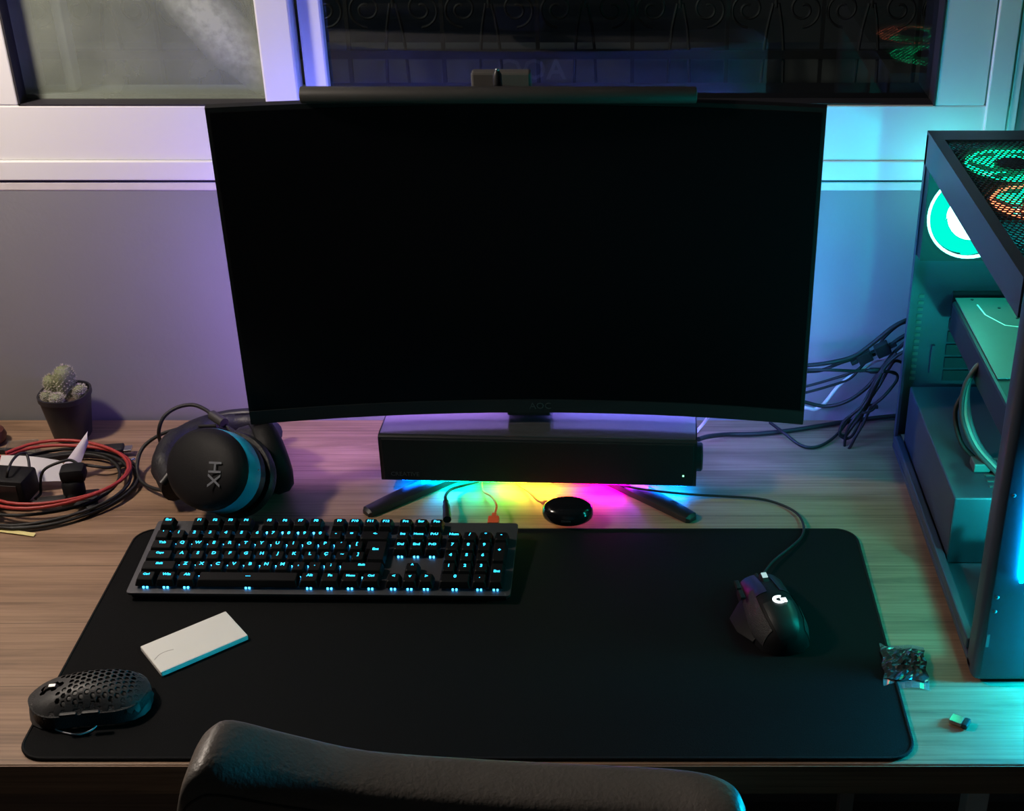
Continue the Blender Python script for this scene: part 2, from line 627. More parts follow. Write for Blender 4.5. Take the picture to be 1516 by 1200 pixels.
# ---- window: frame, tracks, stiles, panes
win = empty('window_1', (0, WY, DT))
tag(win, kind='structure')
FY = -0.004                                 # frame stands a little proud of the wall
MB().box((WX0 - .02, -0.001, 0.344), (WX1 + .01, 0.14, 0.3565), 0.002).build('window_sill', M['stone'], win)
MB().box((WX0, -0.001, 0.3565), (WX1, 0.10, 0.3595)).build('sill_joint', M['gasket'], win)
MB().box((WX0, FY, 0.3595), (WX1, 0.10, 0.3855), 0.0015).build('bottom_track', M['frame'], win)
MB().box((WX0, FY + .004, 0.3855), (WX1, 0.10, 0.4585), 0.002).build('bottom_rail', M['frame'], win)
MB().box((WX0, FY + .004, 0.4585), (-0.766, 0.10, WZ1 - DT), 0.002).build('left_jamb', M['frame'], win)
MB().box((0.409, FY + .004, 0.4585), (0.4725, 0.10, WZ1 - DT), 0.002).build('right_jamb', M['frame'], win)
MB().box((0.4745, FY, 0.3865), (0.503, 0.10, WZ1 - DT), 0.002).build('right_casing', M['frame'], win)
MB().box((0.505, -0.002, 0.3865), (0.515, 0.10, WZ1 - DT), 0.001).build('right_trim', M['frame'], win)
MB().box((-0.766, FY + .004, WZ1 - DT - .08), (0.409, 0.10, WZ1 - DT), 0.002).build('top_rail', M['frame'], win)
g = MB()
g.box((-0.766, 0.000, 0.4585), (-0.7635, 0.024, 1.18))
g.box((-0.766, 0.000, 0.4585), (-0.40, 0.024, 0.4605))
g.build('gasket', M['gasket'], win)
g = MB()
g.box((0.4065, -0.001, 0.4585), (0.409, 0.10, 1.18))
g.box((-0.40, 0.004, 0.4585), (0.409, 0.10, 0.4604))
g.build('gasket', M['gasket'], win)
MB().box((-0.448, -0.004, 0.4605), (-0.404, 0.028, 1.18), 0.003).build('left_sash_stile', M['frame'], win)
MB().box((-0.398, 0.010, 0.4605), (-0.368, 0.027, 1.18), 0.003).build('right_sash_stile', M['frame'], win)
MB().box((-0.7635, 0.028, 0.4605), (-0.404, 0.036, 0.4655)).build('glazing_bead', M['frame'], win)
MB().box((-0.725, 0.060, 0.4605), (-0.712, 0.085, 1.18), 0.002).build('outer_stile', M['frame'], win)
# panes: their own origins so the dust sits on the glass
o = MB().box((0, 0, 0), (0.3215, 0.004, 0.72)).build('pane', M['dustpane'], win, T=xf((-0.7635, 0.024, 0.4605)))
o = MB().box((0, 0, 0), (0.786, 0.004, 0.72)).build('pane', M['pane'], win, T=xf((-0.380, 0.028, 0.4605)))

# ---- outdoors: iron grille and the wall across the passage
gr = empty('window_grille', (0, 0.95, DT), label='dark scrolled iron grille outside the window panes', cat='grille')
MB().box((-1.1, -.006, 0.452), (0.75, .006, 0.464)).build('rail', M['iron'], gr)
MB().box((-1.1, -.006, 0.80), (0.75, .006, 0.812)).build('rail', M['iron'], gr)
MB().box((-1.1, -.006, 0.20), (0.75, .006, 0.212)).build('rail', M['iron'], gr)
spir = []
for k in range(40):
    t = k / 39
    a = R(-90 + 560 * t)
    r = 0.026 * (1 - 0.78 * t)
    spir.append((r * math.cos(a), 0, r * math.sin(a)))
scroll_me = MB().tube(spir, 0.0022, 6, 1).mesh('scroll', M['iron'], 40)
bar_me = MB().box((-.0028, -.0028, 0.2), (.0028, .0028, 0.80)).mesh('bar', M['iron'])
a_me = MB().tube([(0, 0, .80), (0, 0, 0.545), (0.004, 0, .53), (0.014, 0, 0.464), (0.018, 0, .30), (.018, 0, .2)], 0.0025, 6,
                 3).mesh('bar', M['iron'], 40)
for k in range(-6, 9):
    x = -0.386 + 0.1365 * k
    put('bar', bar_me, gr, xf((x, 0, 0)))
    put('scroll', scroll_me, gr, xf((x - .029, 0, 0.522)))
    put('scroll', scroll_me, gr, xf((x + .029, 0, 0.522), sc=(-1, 1, 1)))
    put('bar', a_me, gr, xf((x + .068, 0, 0)))
    put('bar', a_me, gr, xf((x + .068, 0, 0), sc=(-1, 1, 1)))
tag(MB().box((-3.0, 1.9, 0), (2.4, 2.0, 3.0)).build('passage_wall', M['outwall']), kind='structure')
tag(MB().box((-3.0, WY + .14, -0.05), (2.4, 2.0, 0)).build('passage_ground', M['outwall']), kind='structure')
tag(MB().box((-3.0, 1.05, 0), (2.4, 1.13, DT + .43)).build('parapet', M['outwall']), kind='structure')

# ---- pendant lamp out of the frame, whose bulb lights the left of the desk
pl = empty('pendant_lamp', (LAMP.x, LAMP.y, LAMP.z), label='small metal pendant lamp hanging over the left of the desk', cat='lamp')
MB().tube([(0, 0, .16), (0, 0, CH - LAMP.z)], 0.003, 6, 1).build('cord', M['rubber'], pl)
MB().lathe([(0.05, CH - LAMP.z - .02), (0.05, CH - LAMP.z)], 20).build('ceiling_rose', M['lampshade'], pl, 40)
sh = MB()
sh.loft([[(r * math.cos(2 * math.pi * k / 24), r * math.sin(2 * math.pi * k / 24), z) for k in range(24)]
         for r, z in ((.018, .165), (.03, .16), (.085, .10), (.10, .075), (.098, .075), (.083, .098), (.028, .155))], True)
sh.build('shade', M['lampshade'], pl, 40)
MB().lathe([(0.012, .16), (0.016, .11), (.016, .09)], 12).build('socket', M['rubber'], pl, 40)

# ================================================================== desk
desk = empty('desk', (0, 0, 0), label='wood laminate desk under the mouse pad, keyboard and monitor', cat='desk')
MB().box((-1.30, -0.0130, DT - 0.038), (0.95, 0.684, DT), 0.0012).build('top', M['wood'], desk)
MB().box((-1.30, -0.0145, DT - 0.0375), (0.95, -0.0131, DT - .0012)).build('edge_band', M['wood'], desk)
for x in (-1.25, 0.366, 0.90):
    MB().box((x, 0.02, 0), (x + .023, .045, DT - .0385), .002).build('leg', M['greymetal'], desk)
    MB().box((x, 0.62, 0), (x + .023, .645, DT - .0385), .002).build('leg', M['greymetal'], desk)
MB().box((-1.22, 0.022, DT - .11), (-0.30, 0.040, DT - .0385)).build('apron', M['edge'], desk)
MB().box((-1.22, 0.60, DT - .40), (0.90, 0.615, DT - .0385)).build('back_panel', M['edge'], desk)

# ================================================================== mouse pad
pad = empty('mouse_pad', (-0.1495, 0.196, DT), label='large black cloth desk pad under the keyboard and both mice', cat='mouse pad')
out = rrect(-.449, -.203, .449, .203, .026, 8)
MB().prism(out, 0.0002, 0.0030).build('cloth', M['pad'], pad)
MB().tube([(x, y, .0022) for x, y in out], 0.0019, 6, 1, True).build('stitched_edge', M['padedge'], pad, 60)
PT = 0.0032                                  # top of the pad


# ================================================================== keyboard
kb = empty('keyboard', (-0.567, 0.2505, DT + PT), label='full size backlit mechanical keyboard with dark grey metal plate',
           cat='keyboard', rot=(0, 0, R(-0.75)))
U = 0.01905
TL = R(5.5)
KT = xf((0, 0, 0.010), (TL, 0, 0))
KW, KD = 0.445, 0.132
MB().prism(rrect(0, 0, KW, KD, .004, 4), -0.0015, 0.0015).build('top_plate', M['alu'], kb, T=KT)
MB().box((.004, .003, -.009), (KW - .004, KD - .003, -.0016), .002).build('bottom_case', M['matte'], kb, T=KT)
MB().box((.03, KD - .02, 0), (.05, KD - .008, .013), .001).build('foot', M['rubber'], kb)
MB().box((KW - .05, KD - .02, 0), (KW - .03, KD - .008, .013), .001).build('foot', M['rubber'], kb)
MB().box((.03, .006, 0), (KW - .03, .014, .004), .001).build('front_pad', M['rubber'], kb)
cap_cache = {}


def cap_mesh(w, h):
    k = (w, h)
    if k not in cap_cache:
        a, b = w * U / 2 - .0005, h * U / 2 - .0005
        ins = .0026
        rings = []
        for (ax, by, y_s, z) in ((a, b, 0, .0035), (a - .0002, b - .0002, 0, .0048), (a - ins + .0004, b - ins + .0005, .0010, .0108),
                                 (a - ins - .0004, b - ins - .0003, .0011, .0115)):
            rings.append([(x, y + y_s, z) for x, y in rrect(-ax, -by, ax, by, .0012, 1)])
        cap_cache[k] = MB().loft(rings).mesh('key', M['cap'], 25)
    return cap_cache[k]


enter_cache = []


def enter_mesh():
    a0, a1 = -.75 * U + .0005, .75 * U - .0005
    xs = -.75 * U + .25 * U + .0005
    poly = [(xs, -U + .0005), (a1, -U + .0005), (a1, U - .0005), (a0, U - .0005), (a0, .0005), (xs, .0005)]
    inn = .0026
    poly2 = [(xs + inn, -U + .0005 + inn), (a1 - inn, -U + inn), (a1 - inn, U - inn), (a0 + inn, U - inn),
             (a0 + inn, inn), (xs + inn, inn)]
    return MB().loft([[(x, y, .0035) for x, y in poly], [(x, y, .0048) for x, y in poly],
                      [(x, y + .001, .0113) for x, y in poly2]]).mesh('key', M['cap'], 25)


led_me = MB().box((-.0030, -.0008, 0), (-.0012, .0008, .0022)).box((.0012, -.0008, 0), (.0030, .0008, .0022)).mesh('switch_light', M['keyled'])
sw_me = MB().box((-.0068, -.0062, 0.0), (.0068, .0068, .0050), .0006, seg=1).mesh('switch', M['black'])
X0, Y0 = .0085, .0075


def key(x, row, w, leg, h=1.0, mesh=None, dx=0.0, dy=0.0):
    """x, w in key units from the left; row counted from the front"""
    ry = row * U + (0.25 * U if row == 5 else 0)
    cx, cy = X0 + (x + w / 2) * U, Y0 + ry + h * U / 2
    T = KT @ xf((cx, cy, .0015))
    k = put('key', mesh or cap_mesh(w, h), kb, T)
    if leg:
        lm = TXT[leg].copy()
        lm.materials.clear()
        lm.materials.append(M['legend'])
        put('legend', lm, k, xf((dx * U, .0030 + dy * U + (0 if h == 1 else 0), .0118)))
    put('switch', sw_me, k)
    put('switch_light', led_me, k, xf((0, -h * U / 2 + .0016, 0)))
    return k


x = 0
key(0, 5, 1, 'Esc')
for b, x0 in enumerate((2, 6.5, 11)):
    for i in range(4):
        key(x0 + i, 5, 1, 'F%d' % (b * 4 + i + 1))
for i, c in enumerate("'1234567890-="):
    key(i, 4, 1, c)
key(13, 4, 2, '<-')
key(0, 3, 1.5, 'Tab')
for i, c in enumerate('QWERTYUIOP´['):
    key(1.5 + i, 3, 1, c)
key(13.5, 2, 1.5, 'Ent', 2.0, enter_mesh(), 0, 0)
key(0, 2, 1.75, 'Caps')
for i, c in enumerate('ASDFGHJKLÇ~]'):
    key(1.75 + i, 2, 1, c)
key(0, 1, 2.25, 'Shift')
for i, c in enumerate('ZXCVBNM,.;'):
    key(2.25 + i, 1, 1, c)
key(12.25, 1, 2.75, 'Shift')
x = 0
for w, c in ((1.25, 'Ctrl'), (1.25, 'Win'), (1.25, 'Alt'), (6.25, '__'), (1.25, 'Alt'), (1.25, 'Fn'), (1.25, 'Menu'), (1.25, 'Ctrl')):
    key(x, 0, w, c)
    x += w
for i, (a, b, c) in enumerate((('Prt', 'Ins', 'Del'), ('Scr', 'Home', 'End'), ('Pse', 'PgU', 'PgD'))):
    key(15.25 + i, 5, 1, a)
    key(15.25 + i, 4, 1, b)
    key(15.25 + i, 3, 1, c)
key(15.25, 0, 1, '<')
key(16.25, 0, 1, 'v')
key(17.25, 0, 1, '>')
key(16.25, 1, 1, '^')
for i, c in enumerate(('Num', '/', '*', '-')):
    key(18.5 + i, 4, 1, c)
for r_, s in ((3, '789'), (2, '456'), (1, '123')):
    for i, c in enumerate(s):
        key(18.5 + i, r_, 1, c)
key(18.5, 0, 2, '0')
key(20.5, 0, 1, '.')
key(21.5, 2, 1, '+', 2.0)
key(21.5, 0, 1, 'Ent', 2.0)

# cables plugged into the back of the keyboard
c = empty('keyboard_cable', onz(662, 768, .02), label='black cable plugged into the back of the keyboard', cat='cable')
b0 = Vector(c.location)
MB().tube([onz(662, 769, .022) - b0, onz(661, 752, .022) - b0, onz(660, 742, .022) - b0], [.0052, .0048, .0036], 10, 4).build('plug', M['rubber'], c, 40)
MB().tube([onz(660, 742, .022) - b0, onz(660, 733, .020) - b0, onz(668, 724, .012) - b0, onz(690, 717, .009) - b0, onz(716, 709, .010) - b0,
           onz(760, 690, .008) - b0], .0021, 8).build('lead', M['rubber'], c, 60)
c = empty('red_usb_cable', onz(731, 768, .02), label='thin orange red usb cable plugged into the keyboard', cat='cable')
b0 = Vector(c.location)
MB().box((-.0068, -.012, -.0035), (.0068, .003, .0035), .001).box((-.0030, .003, -.003), (.0030, .011, .003), .001).build('plug', M['orange'], c)
MB().tube([(0, .010, 0), onz(735, 748, .018) - b0, onz(728, 735, .010) - b0, onz(716, 727, .005) - b0, onz(713, 717, .004) - b0,
           onz(714, 700, .004) - b0], .0016, 8).build('lead', M['orange'], c, 60)

# ================================================================== monitor
MX, MZ0, MZ1, MW = -0.114, 0.1025, 0.5145, 0.706
mon = empty('monitor', (MX, 0.60, DT), label='large curved black monitor, screen off, standing behind the soundbar', cat='monitor')
SAG = 0.032
RAD = (MW / 2) ** 2 / (2 * SAG) + SAG / 2
AMAX = math.asin(MW / 2 / RAD)


def curve_pt(s, off, z):
    """s -1..1 across the screen, off = distance behind the front face"""
    a = s * AMAX
    rr = RAD + off
    return (rr * math.sin(a), (0.490 + SAG - 0.60) + rr * math.cos(a) - RAD, z)


NS = 28


def slab(s0, s1, z0, z1, f0, f1, name, m, smooth=35):
    rings = []
    for i in range(NS + 1):
        s = s0 + (s1 - s0) * i / NS
        rings.append([curve_pt(s, f0, z0), curve_pt(s, f0, z1), curve_pt(s, f1, z1), curve_pt(s, f1, z0)])
    return MB().loft(rings).build(name, m, mon, smooth)


slab(-1, 1, MZ0, MZ1, 0.0012, 0.016, 'panel_frame', M['matte'])
slab(-.987, .987, MZ0 + .020, MZ1 - .006, 0.0004, 0.0014, 'screen', M['screen'])
bz = slab(-.999, .999, MZ0, MZ0 + .0185, -0.0006, 0.0013, 'bottom_bezel', M['black'])
text('logo', TXT['AOC'], M['darkprint'], bz, xf((0.016, curve_pt(0.05, -.0010, 0)[1], MZ0 + .0095), (R(90), 0, 0)))
# thicker housing behind
rings = []
for i in range(NS + 1):
    s = -.93 + 1.86 * i / NS
    d = .016 + .040 * (1 - (abs(s) / .93) ** 4)
    rings.append([curve_pt(s, .0155, MZ0 + .03), curve_pt(s, .0155, MZ1 - .012), curve_pt(s, d, MZ1 - .030), curve_pt(s, d, MZ0 + .07)])
back = MB().loft(rings).build('back_shell', mat('back_grey', (0.34, 0.34, 0.36), 0.5, noise=.08), mon, 35)
text('back_logo', TXT['AOCBIG'], M['white'], back, xf((0.0, curve_pt(0, .058, 0)[1], MZ1 - .055), (R(90), 0, R(180))))
MB().box((-.028, -.092, MZ0 - .010), (.028, -.060, MZ0 + .004), .002).build('chin_block', M['black'], mon, T=xf((.0, .022, 0)))
# stand
MB().box((-.027, 0.000, .010), (.027, .028, .34), .006).build('column', M['black'], mon)
MB().box((-.045, -.03, .22), (.045, .002, .31), .004).build('mount', M['black'], mon)
base = MB().lathe([(.045, .001), (.05, .004), (.05, .010), (.044, .013)], 28, xf((0, .012, 0))).build('foot_hub', M['black'], mon, 35)
for (px, py) in ((541, 757), (1026, 766)):
    tip = onz(px, py, .006) - Vector((MX, .60, DT))
    root = Vector((0.02 if tip.x > 0 else -.02, .008, .006))
    d = (tip - root)
    L_ = d.length
    ang = math.atan2(d.y, d.x)
    q = MB()
    ring = []
    for t, w, h in ((0, .020, .012), (.35, .017, .0115), (.9, .0105, .010), (.985, .0095, .009), (1.0, .006, .006)):
        ring.append([(L_ * t, -w, .0), (L_ * t, w, .0), (L_ * t, w, h * .75), (L_ * t, w * .55, h), (L_ * t, -w * .55, h),
                     (L_ * t, -w, h * .75)])
    q.loft(ring)
    q.build('foot_leg', M['black'], mon, 30, T=xf((root.x, root.y, .0005), (0, 0, ang)))
MB().box((-.012, 0, 0), (.012, .065, .010), .003).build('foot_leg', M['black'], mon, T=xf((0, .005, .0005)))
# led strip around the back of the housing: four runs
LEDS = [('violet', (0.40, 0.26, 1.0), 29.0), ('blue', (0.11, 0.17, 1.0), 46.0), ('azure', (0.02, 0.46, 1.0), 74.0), ('purple', (0.50, 0.26, 1.0), 110.0), ('indigo', (0.22, 0.20, 1.0), 150.0)]
for n_, c_, s_ in LEDS:
    M['led_' + n_] = glow('strip_' + n_, c_, s_)


def strip(s0, s1, z0, z1, m):
    rings = []
    for i in range(13):
        s = s0 + (s1 - s0) * i / 12
        f = .016 if abs(s) > .93 else .0165
        rings.append([curve_pt(s, f, z0), curve_pt(s, f, z1), curve_pt(s, f + .002, z1), curve_pt(s, f + .002, z0)])
    return MB().loft(rings).build('led_strip', m, mon)


strip(-.975, -.945, MZ0 + .03, MZ0 + .27, M['led_violet'])
strip(.945, .975, MZ0 + .06, MZ0 + .23, M['led_azure'])
for sx in (-1, 1):                          # the top run sits across the housing, below the logo
    rings = []
    for i in range(9):
        s = sx * (.10 + .70 * i / 8)
        f = .0165 + .040 * (1 - (abs(s) / .93) ** 4)
        rings.append([curve_pt(s, f, MZ0 + .285), curve_pt(s, f, MZ0 + .292), curve_pt(s, f + .011, MZ0 + .292), curve_pt(s, f + .011, MZ0 + .285)])
    MB().loft(rings).build('led_strip', M['led_blue'], mon)
strip(-.92, .10, MZ0 + .008, MZ0 + .016, M['led_purple'])
strip(.11, .92, MZ0 + .008, MZ0 + .016, M['led_indigo'])

# ================================================================== light bar on the monitor
lb = empty('monitor_light_bar', (-0.134, 0.507, DT + MZ1), label='dark grey light bar clipped on top of the monitor', cat='light bar')
bar = [(0.0105 * math.cos(R(a)), 0.0098 * math.sin(R(a)) + .0068) for a in range(0, 360, 30)]
q = MB()
q.loft([[(xx, y * k, .0068 + (z - .0068) * k) for y, z in bar] for xx, k in ((-.2265, .6), (-.2255, .95), (-.224, 1), (.224, 1), (.2255, .95), (.2265, .6))])
q.build('bar', mat('bar_grey', (0.035, 0.034, 0.033), 0.5, noise=.1), lb, 40, T=xf((0, 0, .004)))
MB().box((-.0345, .033, -.006), (.0355, .050, .0275), .003).build('clamp', mat('clamp_grey', (0.085, 0.080, 0.075), 0.6, noise=.1), lb)
MB().box((-.012, .004, .006), (.012, .036, .012), .002).build('hook', M['black'], lb)
MB().lathe([(.004, 0), (.0055, .002), (.005, .020), (.003, .024)], 14, xf((-.002, .016, .010))).build('knob', M['black'], lb, 40)
MB().ellipsoid((-.002, .016, .035), (.0025, .0025, .0025)).build('knob_tip', M['chrome'], lb, 40)

# ================================================================== soundbar
sb = empty('soundbar', (-0.1015, 0.484, DT), label='black desktop soundbar glowing with rainbow light under the monitor', cat='soundbar', rot=(0, 0, R(-2.3)))
hw, d_, z0, z1 = .2055, .078, .016, .085
prof = rrect(0, z0, d_, z1, .005, 3)
q = MB().loft([[(xx, y, z) for y, z in prof] for xx in (-hw, hw)])
q.build('housing', M['black'], sb, 30)
MB().box((-hw + .004, -.0022, z0 + .004), (hw - .004, .001, z1 - .004), .0012).build('front_grille', M['grille_cloth'], sb)
MB().box((-hw + .002, .004, z1 - .0002), (hw - .002, d_ - .004, z1 + .0008)).build('top_cover', mat('satin_top', (0.34, 0.33, 0.36), 0.16, metal=.85, noise=.04), sb)
MB().lathe([(.019, 0), (.019, .006), (.017, .008)], 28, xf((hw, .022, .050), (0, R(90), 0))).build('volume_knob', M['black'], sb, 40)
MB().box((hw - .018, -.0030, .034), (hw - .0158, -.0020, .0362)).build('status_light', M['greenled'], sb)
text('logo', TXT['CREATIVE'], mat('logo_grey', (0.045, 0.045, 0.05), 0.5, noise=.05), sb, xf((-hw + .032, -.0026, z0 + .013), (R(90), 0, 0)))
for xx in (-.17, .17):
    MB().box((xx - .012, .03, 0.0004), (xx + .012, .07, z0 + .001), .002).build('foot', M['rubber'], sb)
RB = [(0.0, 0.12, 1.0), (0.0, 0.40, 1.0), (0.0, 0.9, 1.0), (0.0, 1.0, 0.55), (0.02, 1.0, 0.22), (0.25, 1.0, 0.08), (0.95, 0.85, 0.06), (1.0, 0.62, 0.05),
      (1.0, 0.12, 0.04), (1.0, 0.0, 0.22), (1.0, 0.0, 0.65), (0.75, 0.0, 1.0), (0.3, 0.05, 1.0), (0.0, 0.15, 1.0), (0.0, 0.2, 1.0)]
nseg = len(RB)
for i, cc in enumerate(RB):
    x0 = -.180 + .375 * i / nseg
    x1 = x0 + .375 / nseg - .001
    s_ = 9.0 / (0.35 + 0.65 * (0.3 * cc[0] + 0.6 * cc[1] + 0.1 * cc[2]))
    MB().box((x0, .007, z0 - .0022), (x1, .020, z0 - .0002)).build('light_segment', glow('rainbow_%d' % i, cc, s_ * 4.3), sb)

# ================================================================== earbud case
eb = empty('earbud_case', onz(840, 784, PT) + Vector((0, .022, 0)), 0.0, label='glossy black pebble shaped earbud case in front of soundbar', cat='case')
eb.rotation_euler = (0, 0, R(-4))
MB().ellipsoid((0, 0, .0125), (.0325, .024, .0125), p=.75, n=28).build('body', M['gloss'], eb, 60)
MB().ellipsoid((0, 0.0005, .0150), (.0322, .0237, .0125), p=.80, n=28).build('lid', M['gloss'], eb, 60)
MB().box((-.006, -.0247, .0115), (.006, -.0225, .0145), .0008).build('latch', M['black'], eb)
c = empty('orange_charging_cable', onz(812, 752, .012), label='thin orange charging cable plugged into the earbud case', cat='cable')
b0 = Vector(c.location)
e0 = Vector((-.022, .016, .013)) + Vector(eb.location) - b0
d = (onz(800, 743, .010) - b0) - e0
MB().tube([e0, e0 + d * .45, e0 + d * .8], [.0042, .0040, .0026], 8, 3).build('plug', M['orange'], c, 40)
MB().tube([e0 + d * .75, onz(795, 740, .008) - b0, onz(783, 728, .005) - b0, onz(770, 719, .004) - b0, onz(755, 705, .004) - b0], .0013, 8).build('lead', M['orange'], c, 60)


# ================================================================== white card
cd = empty('white_cover_plate', (-.4665, .1695, DT + PT), R(39), label='flat white plastic plate lying on the mouse pad', cat='plate')
MB().box((-.0505, -.0285, 0), (.0505, .0285, .0064), .0012).build('body', M['white'], cd)
MB().tube([(-.0475, -.004, .0064), (-.040, .001, .0064), (-.032, .002, .0064), (-.024, .000, .0064)], .00045, 4, 5, flat=.4).build('scratch', M['scratch'], cd)


# ================================================================== honeycomb mouse
hm = empty('honeycomb_mouse', (-.5455, .0675, DT + PT), R(98), label='black honeycomb shell mouse on the corner of the mouse pad', cat='mouse')
HL, HW, HH = .062, .033, .039


def hm_top(x, y):
    """height of the shell over a point; x across, y along (front is +y)"""
    t = max(-1, min(1, y / HL))
    w = HW * (1 - .10 * math.cos(math.pi * t * .9)) * math.sqrt(max(0.0, 1 - abs(t) ** 5))
    w = max(w, 1e-4)
    h = HH * (1 - .5 * max(0, t) ** 1.6 - .62 * max(0, -t) ** 2.4)
    u = min(1, abs(x) / w)
    return h * (1 - u ** 3.2 * .55), w


def hm_ring(y, k=1.0, dz=0.0, n=28):
    h, w = hm_top(0, y)
    pts = []
    for i in range(n):
        a = math.pi * 2 * i / n
        cx, sx = math.cos(a), math.sin(a)
        xx = w * k * math.copysign(abs(cx) ** .55, cx)
        if sx >= 0:
            zz = hm_top(xx / k, y)[0] * k * (abs(sx) ** .6)
        else:
            zz = .0010
        pts.append((xx, y, max(.0010, zz + dz)))
    return pts


# inner body and skirt
q = MB().loft([hm_ring(y * HL, .90, -.004) for y in (-.97, -.9, -.75, -.5, -.25, 0, .25, .5, .75, .9, .97)])
q.build('inner_body', M['mousein'], hm, 50)
q = MB()
N2 = 48
side = []
for zf in (0.0, .5, 1.0):
    ring = []
    for i in range(N2):
        a = 2 * math.pi * i / N2
        y = HL * .985 * math.copysign(abs(math.sin(a)) ** .75, math.sin(a))
        w = hm_top(0, y)[1]
        xx = w * math.copysign(abs(math.cos(a)) ** .5, math.cos(a))
        zt = hm_top(xx, y)[0]
        ring.append((xx * (1.0 + .03 * zf), y, .0012 + (zt - .0012) * zf))
    side.append(ring)
for ins in (.95, .88, .80):
    ring = []
    for x_, y_, z_ in side[2]:
        ring.append((x_ * ins, y_ * ins, hm_top(x_ * ins, y_ * ins)[0] - .0004))
    side.append(ring)
q.loft(side, False)
q.build('side_skirt', M['grip'], hm, 50)
# the perforated hump: every hexagon is a real hole
q = MB()
P_, Hh = .0068, .0048
Ro, Ri = P_ / math.sqrt(3), Hh / math.sqrt(3)
row = 0
y = -HL + .006
solid = MB()
buttons = [MB(), MB()]


def hex_cell(mb, x, y, Ri):
    def lift(rr, dz):
        r_ = []
        for k in range(6):
            xx, yy = x + rr * math.cos(R(30 + 60 * k)), y + rr * math.sin(R(30 + 60 * k))
            r_.append((xx, yy, hm_top(xx, yy)[0] + dz))
        return r_
    if Ri > 0:
        mb.loft([lift(Ro * 1.0, 0), lift(Ri, 0), lift(Ri, -.0018), lift(Ro * 1.0, -.0018)], False)
    else:
        mb.loft([lift(Ro, 0), lift(Ro * .4, 0)], False)
        mb.add(lift(Ro * .4, 0), [(0, 1, 2, 3, 4, 5)])


while y < HL - .002:
    xx = (-6 + (0.5 if row % 2 else 0)) * P_
    while xx < 6 * P_:
        w = hm_top(0, y)[1]
        if abs(xx) < w - .0030 and abs(y) < HL * .90:
            t = y / HL
            if t < .10:
                hex_cell(q, xx, y, Ri if abs(xx) < w - .006 and t > -.86 else 0)
            else:
                bt = buttons[0] if xx < -.001 else buttons[1]
                if .13 < t < .52 and abs(xx) < w - .006 and (abs(xx) > .004 or t < .25) and not (t > .38 and abs(xx) < .010):
                    hex_cell(bt, xx, y, Ri)
                elif not (abs(xx) < .0052 and .36 < t < .80):
                    hex_cell(bt, xx, y, 0)
        xx += P_
    y += P_ * math.sqrt(3) / 2
    row += 1
q.build('hump_shell', M['shell'], hm, 50)
for bt in buttons:
    bt.build('button', M['shell'], hm, 50)
MB().lathe([(.0085, -.0035), (.0108, -.0028), (.0108, .0028), (.0085, .0035)], 20, xf((0, .035, .0225), (0, R(90), 0))).build('scroll_wheel', M['black'], hm, 40)
MB().box((-.0024, .031, .0325), (.0024, .0385, .0340), .0006).build('wheel_band', M['chrome'], hm)
for yy in (-.008, .014):
    MB().box((-.0375, yy - .009, .020), (-.0325, yy + .009, .0245), .0015).build('side_button', M['black'], hm)
c = tag(MB().tube([onz(82, 1077, .004), onz(85, 1081, .0045), onz(112, 1087, .0045), (onz(132, 1082, .0045)), onz(143, 1074, .0045)], .0009, 6).build('grey_curve', M['greyprint'], None, 60),  # thin grey curve drawn on the pad beside the mouse
        'thin grey curved line on pad beside honeycomb mouse', 'strip')

# ================================================================== winged gaming mouse
gm = empty('gaming_mouse', (.1780, .2160, DT + PT), R(10), label='black contoured gaming mouse with glowing white emblem', cat='mouse')
# stations along the length (front +y): y, left half width, right half width, height
ST = [(-.066, .004, .004, .010), (-.063, .018, .018, .022), (-.054, .027, .027, .032), (-.038, .033, .031, .039), (-.018, .0345, .031, .0405), (.002, .033, .029, .0385),
      (.020, .031, .028, .034), (.036, .030, .0285, .0285), (.052, .0285, .0285, .0225), (.061, .026, .0265, .0185), (.0635, .022, .022, .014)]


def gm_sec(wl, wr, h, y, n=24, k=1.0):
    r_ = []
    for i in range(n):
        a = 2 * math.pi * i / n
        c_, s_ = math.cos(a), math.sin(a)
        w = wr if c_ >= 0 else wl
        xx = w * k * math.copysign(abs(c_) ** .7, c_)
        zz = h * k * (s_ ** .75) if s_ >= 0 else 0
        if s_ > 0 and abs(c_) > .1:
            xx *= (1 - .18 * s_)
        r_.append((xx, y, max(.0008, zz)))
    return r_


MB().loft([gm_sec(a, b, h, y) for y, a, b, h in ST]).build('body', M['matte'], gm, 50)


